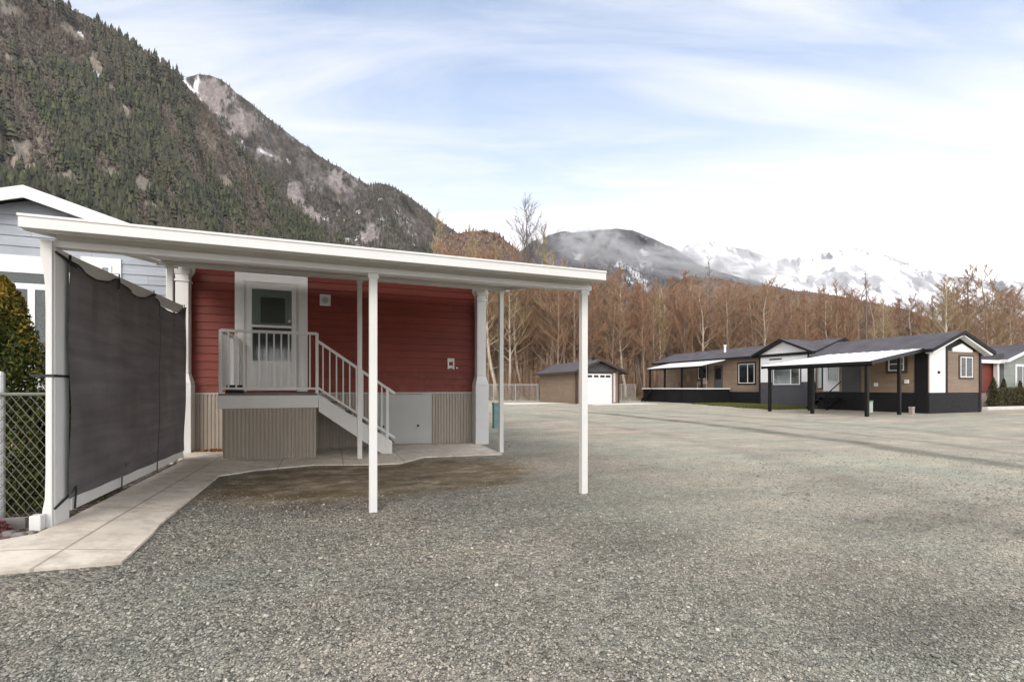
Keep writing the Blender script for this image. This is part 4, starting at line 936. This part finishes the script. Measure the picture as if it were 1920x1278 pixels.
# individually recognisable trees
def single(px, top, Y, kind, i, H, label, name='bare_tree'):
    h = 1.2+(727-top)/900*Y; put_tree(kind, i, kx(px)*Y, Y, h/H, random.uniform(0, 6), name, label)
single(985, 362, 62, 'tall', 0, 24, 'tallest bare grey tree with upright forking limbs above the carport roof end')
single(1332, 450, 60, 'tall', 1, 18, 'narrow bare grey tree against the snowy mountain left of the white cross gable')
single(1040, 470, 54, 'alder', 4, 12.5, 'pale trunked bare tree just left of the right front carport post')
single(820, 398, 78, 'poplar', 0, 20, 'bushy tan bare tree rising over the middle of the carport roof')
single(884, 425, 80, 'poplar', 1, 20, 'bushy tan bare tree over the carport roof, left of the tallest tree')
single(930, 432, 74, 'poplar', 0, 20, 'tan bare tree directly left of the tallest grey tree')
single(1020, 438, 72, 'poplar', 1, 20, 'tan bare tree directly right of the tallest grey tree')
single(1060, 468, 66, 'poplar', 0, 20, 'tan bare tree behind the carport roof right end')
single(1625, 505, 58, 'tall', 1, 18, 'thin grey bare tree above the middle of the tan house roof')
single(1775, 515, 52, 'alder', 4, 12.5, 'pale trunked bare tree behind the tan house gable')
single(1820, 482, 60, 'alder', 0, 12.5, 'bare tree standing taller than the woods at the far right')
single(1850, 492, 58, 'alder', 5, 12.5, 'second bare tree standing above the woods at the far right')
G_ = 'bare trees of the woods'
cnt = 0; used = []
while cnt < 262:
    Y = 49+34*random.random()**1.7; k = random.uniform(-.16, 1.16); X = k*Y
    if k > .30 and Y < 52+3*math.sin(k*20): Y += 4; X = k*Y
    a = X*CU+Y*SU; b = -X*SU+Y*CU
    if 16 < a < 22 and b < 41: continue
    if a > 26 and b < 39: continue
    if any((X-u)**2+(Y-v)**2 < 1.2 for u, v in used): continue
    used.append((X, Y)); i = random.choice((0, 1, 2, 3, 4, 5, 6, 7, 0, 1, 5, 6, 7)); px = 960+900*k
    top = np.interp(px, [820, 900, 1000, 1100, 1200, 1350, 1500, 1650, 1780, 1920, 2000], [480, 478, 500, 530, 532, 535, 545, 542, 534, 526, 524])
    h = 1.2+(727-top)/900*min(Y, 66)*random.uniform(.86, 1.08); s = h/12.5
    put_tree('alder', i, X, Y, s, random.uniform(0, 6.28), 'bare_tree', 'bare brown winter tree in the dense woods behind the houses', G_); cnt += 1
# thicket below the trees: nobody could count its stems
def thicket():
    g = np.random.default_rng(5); n = 26000
    Y = g.uniform(49, 70, n); k = g.uniform(-.2, 1.2, n); X = k*Y
    a = X*CU+Y*SU; b = -X*SU+Y*CU; ok = ~((a > 16) & (a < 22) & (b < 40.5)) & ~((a > 25.5) & (b < 39.5)); X, Y, a, b = X[ok], Y[ok], a[ok], b[ok]; n = len(a)
    h = g.uniform(1.0, 5.5, n); w = .022
    d = g.normal(0, .16, (n, 2))*h[:, None]; t = g.uniform(0, 3.14, n)
    V = np.stack([np.stack([a-w*np.cos(t), b-w*np.sin(t), 0*a], 1), np.stack([a+w*np.cos(t), b+w*np.sin(t), 0*a], 1), np.stack([a+d[:, 0], b+d[:, 1], h], 1)], 1).reshape(-1, 3)
    tag(link('thicket', npmesh('thicket', V, np.arange(3*n).reshape(-1, 3), 'twig_brown')), 'tangle of thin brown brush between the woodland trunks', 'brush', kind='stuff')
thicket()

# ------------------------------------------------------------------ mountains
def vnoise(x, y, seed):
    xi, yi = np.floor(x).astype(np.int64), np.floor(y).astype(np.int64); xf, yf = x-xi, y-yi
    h = lambda i, j: (np.sin(i*127.1+j*311.7+seed*74.7)*43758.5453) % 1.
    u, v = xf*xf*(3-2*xf), yf*yf*(3-2*yf)
    return (h(xi, yi)*(1-u)+h(xi+1, yi)*u)*(1-v)+(h(xi, yi+1)*(1-u)+h(xi+1, yi+1)*u)*v
def fbm(x, y, seed, o=5):
    r = 0; a = .5
    for i in range(o): r = r+a*vnoise(x*2**i, y*2**i, seed+i); a *= .5
    return r
class Mount:
    """a slope that climbs from its foot to a ridge line; ridge given as bearing, angular height and distance"""
    def __init__(s, ridge, rough=.012, relief=.10, seed=1, foot_e=-.012, conv=1.15):
        R = np.array(ridge, float); s.k = (R[:, 0]-960)/900; s.e = (727-R[:, 1])/900; s.Yr = R[:, 2]; s.Yb = R[:, 3]
        s.rough, s.relief, s.seed, s.fe, s.conv = rough, relief, seed, foot_e, conv
    def __call__(s, k, t):
        er = np.interp(k, s.k, s.e); er = er+s.rough*er.clip(.05)*2*(fbm(k*28, k*0+3.3, s.seed)-.47)
        Yr = np.interp(k, s.k, s.Yr); Yb = np.interp(k, s.k, s.Yb)
        e = s.fe+(er-s.fe)*np.minimum(t, 1)**s.conv
        Y = Yb+(Yr-Yb)*t
        rid = 1-np.abs(2*fbm(k*9+t*1.5, t*3, s.seed+9)-1)
        rid2 = 1-np.abs(2*fbm(k*30+t*5, t*11, s.seed+19)-1)
        Y = Y*(1+s.relief*(rid-.7)+s.relief*.35*(rid2-.7))
        back = np.maximum(t-1, 0)
        z = 1.2+e*Y-back*Y*e*1.6
        return np.stack([k*Y, Y, z], -1)
    def patches(s, V, lst):
        # stretches of bare rock (or snow): bearing, angular height, half widths
        px, py = 960+900*V[:, 0]/V[:, 1], 727-900*(V[:, 2]-1.2)/V[:, 1]; r = np.zeros(len(V))
        nz = fbm(px*.05+py*.02, py*.05-px*.03, 77)*2.2+fbm(px*.22, py*.22-px*.15, 78)*1.1
        for cx, cy, w, h, tl in lst:
            dx, dy = px-cx, py-cy; c, q = math.cos(tl), math.sin(tl)
            r = np.maximum(r, 1-sst(.75, 1.15, np.hypot((dx*c+dy*q)/w, (dy*c-dx*q)/h)+nz-1.35))
        return r
    def mesh(s, name, mat, nk, nt, out=(), snow=()):
        s.out = out; k = np.linspace(s.k[0], s.k[-1], nk); t = np.concatenate([np.linspace(0, 1, nt), [1.06, 1.2, 1.5]])
        K, T = np.meshgrid(k, t); V = s(K.ravel(), T.ravel()); n = len(t)
        i = np.arange(n-1)[:, None]*nk+np.arange(nk-1)[None]
        F = np.stack([i, i+1, i+nk+1, i+nk], -1).reshape(-1, 4)
        me = npmesh(name, V, F, mat, True)
        for an, ls in (('rock', out), ('snow', snow)):
            if ls: me.attributes.new(an, 'FLOAT', 'POINT').data.foreach_set('value', s.patches(V, ls).astype(np.float32))
        o = bpy.data.objects.new(name, me); COL.objects.link(o); o['kind'] = 'structure'; return o
MA = Mount([(-1100, -800, 820, 230), (-300, -230, 860, 240), (0, -48, 950, 270), (80, -2, 1000, 280), (130, 18, 1020, 290), (170, 34, 1040, 300), (210, 57, 1060, 310), (250, 86, 1080, 315), (290, 112, 1100, 320), (330, 137, 1130, 330), (365, 176, 1150, 345), (400, 215, 1160, 360), (450, 285, 1170, 380), (520, 360, 1180, 400), (600, 425, 1190, 430), (680, 480, 1200, 450), (760, 545, 1200, 470), (860, 640, 1200, 500), (960, 735, 1200, 520)], seed=3)
MBk = Mount([(250, 160, 1750, 800), (330, 134, 1780, 820), (352, 142, 1780, 820), (370, 139, 1800, 830), (395, 143, 1800, 830), (415, 152, 1800, 830), (470, 196, 1820, 840), (540, 251, 1840, 850), (600, 292, 1860, 860), (640, 318, 1880, 870), (690, 347, 1900, 880), (712, 342, 1900, 880), (730, 348, 1900, 880), (770, 371, 1900, 890), (820, 410, 1900, 900), (858, 438, 1900, 910), (900, 478, 1900, 920), (960, 540, 1900, 930), (1060, 640, 1900, 940), (1160, 740, 1900, 950)], seed=8)
MC = Mount([(700, 660, 640, 260), (780, 520, 650, 260), (830, 448, 660, 260), (870, 436, 670, 260), (905, 431, 680, 260), (935, 441, 690, 260), (965, 464, 690, 260), (990, 480, 700, 260), (1040, 525, 700, 260), (1110, 580, 700, 260), (1250, 700, 700, 260)], seed=12)
MF = Mount([(1050, 650, 900, 400), (1180, 570, 900, 400), (1290, 518, 900, 400), (1345, 522, 900, 400), (1440, 540, 900, 400), (1530, 548, 900, 400), (1580, 556, 900, 400), (1700, 580, 900, 400), (1850, 640, 900, 400)], seed=15)
MD = Mount([(820, 640, 2700, 1500), (940, 500, 2700, 1500), (1000, 453, 2700, 1500), (1030, 440, 2700, 1500), (1055, 436, 2700, 1500), (1085, 434, 2700, 1500), (1120, 433, 2700, 1500), (1140, 428, 2700, 1500), (1160, 426, 2700, 1500), (1185, 430, 2700, 1500), (1205, 440, 2700, 1500), (1260, 462, 2700, 1500), (1310, 494, 2700, 1500), (1400, 525, 2700, 1500), (1500, 548, 2700, 1500), (1650, 600, 2700, 1500), (1900, 700, 2700, 1500)], seed=21, rough=.02)
ME = Mount([(900, 600, 6500, 3600), (1130, 510, 6500, 3600), (1230, 472, 6500, 3600), (1290, 458, 6500, 3600), (1340, 455, 6500, 3600), (1400, 466, 6500, 3600), (1450, 490, 6500, 3600), (1490, 482, 6500, 3600), (1550, 474, 6500, 3600), (1600, 466, 6500, 3600), (1650, 476, 6500, 3600), (1720, 500, 6500, 3600), (1800, 520, 6500, 3600), (1930, 530, 6500, 3600), (2200, 520, 6500, 3600), (2600, 560, 6500, 3600)], seed=27, rough=.02)
MA.mesh('mountain', 'rock_near', 900, 200, out=[(22, 295, 75, 55, .6), (125, 350, 70, 26, .5), (212, 332, 22, 24, 1.2), (262, 348, 24, 20, .8), (182, 122, 12, 46, -.35), (205, 165, 14, 22, -.4), (130, 55, 42, 9, .6), (30, 118, 36, 14, .4), (20, 20, 30, 14, .4), (300, 400, 40, 14, .6), (420, 345, 22, 12, .8), (240, 215, 14, 20, -.4), (110, 400, 70, 25, .4)],
    snow=[(186, 150, 5, 16, -.35), (195, 170, 5, 10, -.4), (150, 62, 12, 3, .6)])
MBk.mesh('rear_mountain', 'rock_back', 520, 180, out=[(405, 190, 44, 40, .6), (450, 235, 40, 36, .7), (440, 300, 18, 36, -.2), (515, 295, 34, 18, .6), (560, 370, 18, 30, -.4), (580, 400, 28, 20, .3), (635, 345, 44, 14, .65), (480, 330, 14, 30, -.2), (690, 440, 20, 20, .2), (650, 460, 20, 16, .2)],
    snow=[(350, 158, 36, 5, .84), (368, 155, 5, 16, .3), (505, 290, 16, 4, .5), (520, 300, 10, 4, .5)]); MC.mesh('hill', 'hill_brown', 140, 50)
MF.mesh('low_ridge', 'hill_brown', 140, 40); MD.mesh('distant_mountain', 'hill_blue', 260, 90); ME.mesh('snowy_mountain', 'hill_snow', 300, 90)
def forest(M, name, label, mat, n, hmin, hmax, seed, tpow=1., thin=.5, k0=None, k1=None, cone=True, wid=.17, upper=.0, nfreq=14):
    g = np.random.default_rng(seed); k0 = M.k[0] if k0 is None else k0; k1 = M.k[-1] if k1 is None else k1
    k = g.uniform(k0, k1, n); t = g.uniform(0.02, 1.0, n)**tpow
    m = fbm(k*nfreq+t*3, t*nfreq*.55, seed+3)+.25*(fbm(k*60, t*40, seed+4)-.5)
    keep = m > thin+upper*(t-.5)+g.normal(0, .035, n); k, t = k[keep], t[keep]; n = len(k)
    p = M(k, t)
    if getattr(M, 'out', None):
        ok = M.patches(p, M.out) < g.uniform(.05, .7, n); p, k, t = p[ok], k[ok], t[ok]; n = len(k)
    h = g.uniform(hmin, hmax, n)*(1-.25*t); r = h*wid*g.uniform(.8, 1.3, n)
    S = 6; th = np.arange(S)*2*math.pi/S; V = []; F = []; o = 0
    tiers = ((.06, .45, 1.), (.30, .72, .74), (.55, 1., .5)) if cone else ((.02, .6, .75), (.25, .8, 1.), (.55, 1., .7))
    for lo, hi, rr in tiers:
        a = th[None]+g.uniform(0, 1, (n, 1)); jr = r[:, None]*rr*g.uniform(.7, 1.3, (n, S))
        ring = np.stack([p[:, None, 0]+np.cos(a)*jr, p[:, None, 1]+np.sin(a)*jr, p[:, None, 2]+h[:, None]*(lo+g.uniform(-.05, .05, (n, S)))], -1)
        tip = p[:, None]+np.stack([g.normal(0, .03, n)*h, g.normal(0, .03, n)*h, h*hi], -1)[:, None]
        V.append(np.concatenate([ring, tip], 1))
    V = np.concatenate(V, 1).reshape(-1, 3)
    loc = np.array([(c*(S+1)+i, c*(S+1)+(i+1) % S, c*(S+1)+S) for c in range(3) for i in range(S)])
    F = (loc[None]+3*(S+1)*np.arange(n)[:, None, None]).reshape(-1, 3)
    ob = bpy.data.objects.new(name, npmesh(name, V, F, mat)); COL.objects.link(ob); tag(ob, label, 'forest', kind='stuff')
    return ob
forest(MA, 'conifer_forest', 'dark green conifers and brown alders covering the near mountain slope', 'conifer_needles', 30000, 16, 38, 51, .8, .39, k0=-1.35, k1=-.2, upper=.27, wid=.20)
forest(MBk, 'conifer_forest', 'sparser conifers on the rocky rear mountain and its ridge', 'conifer_needles', 26000, 10, 22, 52, .85, .41, k0=-.75, k1=.1, upper=.05)
forest(MA, 'alder_forest', 'bare brown trees mixed among the conifers on the near slope', 'mountain_alder', 42000, 7, 17, 53, .85, .20, k0=-1.35, k1=-.2, cone=False, wid=.2, nfreq=9)
forest(MBk, 'alder_forest', 'bare brown trees at the foot of the rear mountain', 'mountain_alder', 14000, 7, 18, 57, 1., .36, k0=-.75, k1=.1, cone=False, wid=.2, nfreq=9)
forest(MC, 'alder_forest', 'bare brown trees covering the small hill behind the carport', 'ridge_alder', 16000, 3.5, 9, 54, .9, .25, cone=False, wid=.22)
forest(MF, 'alder_forest', 'bare reddish trees covering the low ridge behind the woods', 'ridge_alder', 14000, 3.5, 8, 55, .9, .25, cone=False, wid=.22)
forest(MD, 'conifer_forest', 'dark conifers on the lower slopes of the distant mountain', 'conifer_needles', 9000, 14, 26, 56, 1.1, .46, k0=-.05, k1=.65, upper=.18)

# ------------------------------------------------------------------ daylight, air, camera
SUN_EL, SUN_AZ = math.radians(30), math.radians(188)   # behind the viewer
sd = Vector((math.sin(SUN_AZ)*math.cos(SUN_EL), math.cos(SUN_AZ)*math.cos(SUN_EL), math.sin(SUN_EL)))
L = bpy.data.lights.new('sun', 'SUN'); L.energy = 1.0; L.angle = math.radians(26); L.color = (1., .92, .81)
so = bpy.data.objects.new('sun', L); COL.objects.link(so); so.rotation_euler = sd.to_track_quat('Z', 'Y').to_euler(); so.location = (0, -20, 40)
w = bpy.data.worlds.new('World'); SC.world = w; w.use_nodes = True
class WN(NT):
    def __init__(s): s.t = w.node_tree; s.n = s.t.nodes; s.l = s.t.links
k = WN(); bg = k.n['Background']
sky = k.new('ShaderNodeTexSky', sky_type='NISHITA', sun_disc=False, sun_elevation=SUN_EL, sun_rotation=SUN_AZ, altitude=100., air_density=1.0, dust_density=1.0, ozone_density=1.6)
gen = k.new('ShaderNodeTexCoord').outputs['Generated']; d = k.xyz(gen)
zz = k.math('ADD', k.math('MAXIMUM', d[2], 0.), .15)
cmb = k.new('ShaderNodeCombineXYZ'); k.l.new(k.math('DIVIDE', d[0], zz), cmb.inputs[0]); k.l.new(k.math('DIVIDE', d[1], zz), cmb.inputs[1])
mp = k.new('ShaderNodeMapping'); k.l.new(cmb.outputs[0], mp.inputs[0]); mp.inputs['Rotation'].default_value = (0, 0, math.radians(19)); mp.inputs['Scale'].default_value = (.55, 2.6, 1)
n1 = k.noise(mp.outputs[0], 1.25, 6, .58, .9)
mp2 = k.new('ShaderNodeMapping'); k.l.new(cmb.outputs[0], mp2.inputs[0]); mp2.inputs['Rotation'].default_value = (0, 0, math.radians(-28)); mp2.inputs['Scale'].default_value = (.8, 2.0, 1); mp2.inputs['Location'].default_value = (3.1, 1.7, 0)
n2 = k.noise(mp2.outputs[0], .9, 6, .6, .6)
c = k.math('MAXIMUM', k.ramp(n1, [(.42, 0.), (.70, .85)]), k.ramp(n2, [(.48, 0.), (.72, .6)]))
veil = k.ramp(d[2], [(.0, 1.), (.20, .92), (.30, .74), (.42, .40), (.63, .10), (.8, .8), (1., .9)])  # last stops thicken an unseen zenith cloud, added to light the ground
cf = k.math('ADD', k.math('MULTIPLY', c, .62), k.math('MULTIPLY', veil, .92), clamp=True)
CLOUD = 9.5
cloud = k.ramp(d[2], [(0., (1., .985, .96)), (.17, (.90, .89, .875)), (.31, (.475, .465, .475)), (.66, (.42, .425, .44)), (.80, (.95, .95, .95)), (1., (.95, .95, .95))])  # bright stops overhead, out of frame, are added fill light for the yard
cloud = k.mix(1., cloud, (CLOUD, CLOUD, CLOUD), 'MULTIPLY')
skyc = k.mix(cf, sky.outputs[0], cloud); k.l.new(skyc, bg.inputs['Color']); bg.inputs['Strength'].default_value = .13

cam = bpy.data.cameras.new('camera'); co = bpy.data.objects.new('camera', cam); COL.objects.link(co)
co.location = (0, 0, 1.2); co.rotation_euler = (math.radians(90), 0, 0)
cam.sensor_width = 36; cam.lens = 900/1920*36; cam.shift_y = 88/1920; cam.clip_end = 30000; cam.clip_start = .05
SC.camera = co
vs_ = SC.view_settings; vs_.view_transform = 'Standard'; vs_.look = 'None'; vs_.exposure = 1.08; vs_.gamma = 1
SC.cycles.max_bounces = 6; SC.cycles.transparent_max_bounces = 12; SC.cycles.use_denoising = True

# thin winter air between here and the far ranges
m = MB().box(-9400, 9400, -9400, 9400, -60, 2300)
for o_ in COL.objects: pass
hz = bpy.data.materials.new('haze_air'); hz.use_nodes = True; hn = hz.node_tree; hn.nodes.remove(hn.nodes['Principled BSDF'])
pv = hn.nodes.new('ShaderNodeVolumePrincipled'); pv.inputs['Color'].default_value = (.97, .97, 1., 1); pv.inputs['Density'].default_value = 3.2e-5; pv.inputs['Anisotropy'].default_value = .1
hn.links.new(pv.outputs[0], hn.nodes['Material Output'].inputs['Volume']); MATS['haze_air'] = hz
h = m.build('haze', 'haze_air'); h['kind'] = 'stuff'; h['label'] = 'thin pale winter haze over the valley'
SC.cycles.volume_bounces = 0

# low mist lying against the distant mountain
def mist(px, py, Y, wx, wy, wz, den, seed, label):
    k = NT('mist_%d' % seed); k.n.remove(k.b)
    v = k.coord(); r = k.new('ShaderNodeVectorMath', operation='LENGTH'); k.l.new(v, r.inputs[0])
    n = k.noise(k.coord(scale=(2.6, 1.5, 2.2)), 1.6, 5, .62, .5)
    d = k.math('MULTIPLY', k.math('SUBTRACT', 1., k.sstep(r.outputs['Value'], .35, 1.)), k.ramp(n, [(.42, 0.), (.62, 1.)]))
    pv = k.new('ShaderNodeVolumePrincipled'); pv.inputs['Color'].default_value = (.98, .98, 1, 1); k.l.new(k.math('MULTIPLY', d, den), pv.inputs['Density'])
    k.l.new(pv.outputs[0], k.out.inputs['Volume']); MATS[k.m.name] = k.m
    import bmesh
    bm = bmesh.new(); bmesh.ops.create_icosphere(bm, subdivisions=3, radius=1.); me = bpy.data.meshes.new('low_cloud'); bm.to_mesh(me); bm.free(); me.materials.append(k.m)
    o = bpy.data.objects.new('low_cloud', me); COL.objects.link(o); o.location = (kx(px)*Y, Y, 1.2+(727-py)/900*Y); o.scale = (wx, wy, wz); o.rotation_euler = (0, math.radians(8), 0)
    tag(o, label, 'cloud', kind='stuff')
mist(1112, 462, 1950, 190, 160, 95, .02, 1, 'white mist patch on the left flank of the distant mountain')
mist(1330, 500, 2050, 520, 180, 75, .02, 2, 'long white mist bank at the right foot of the distant mountain')
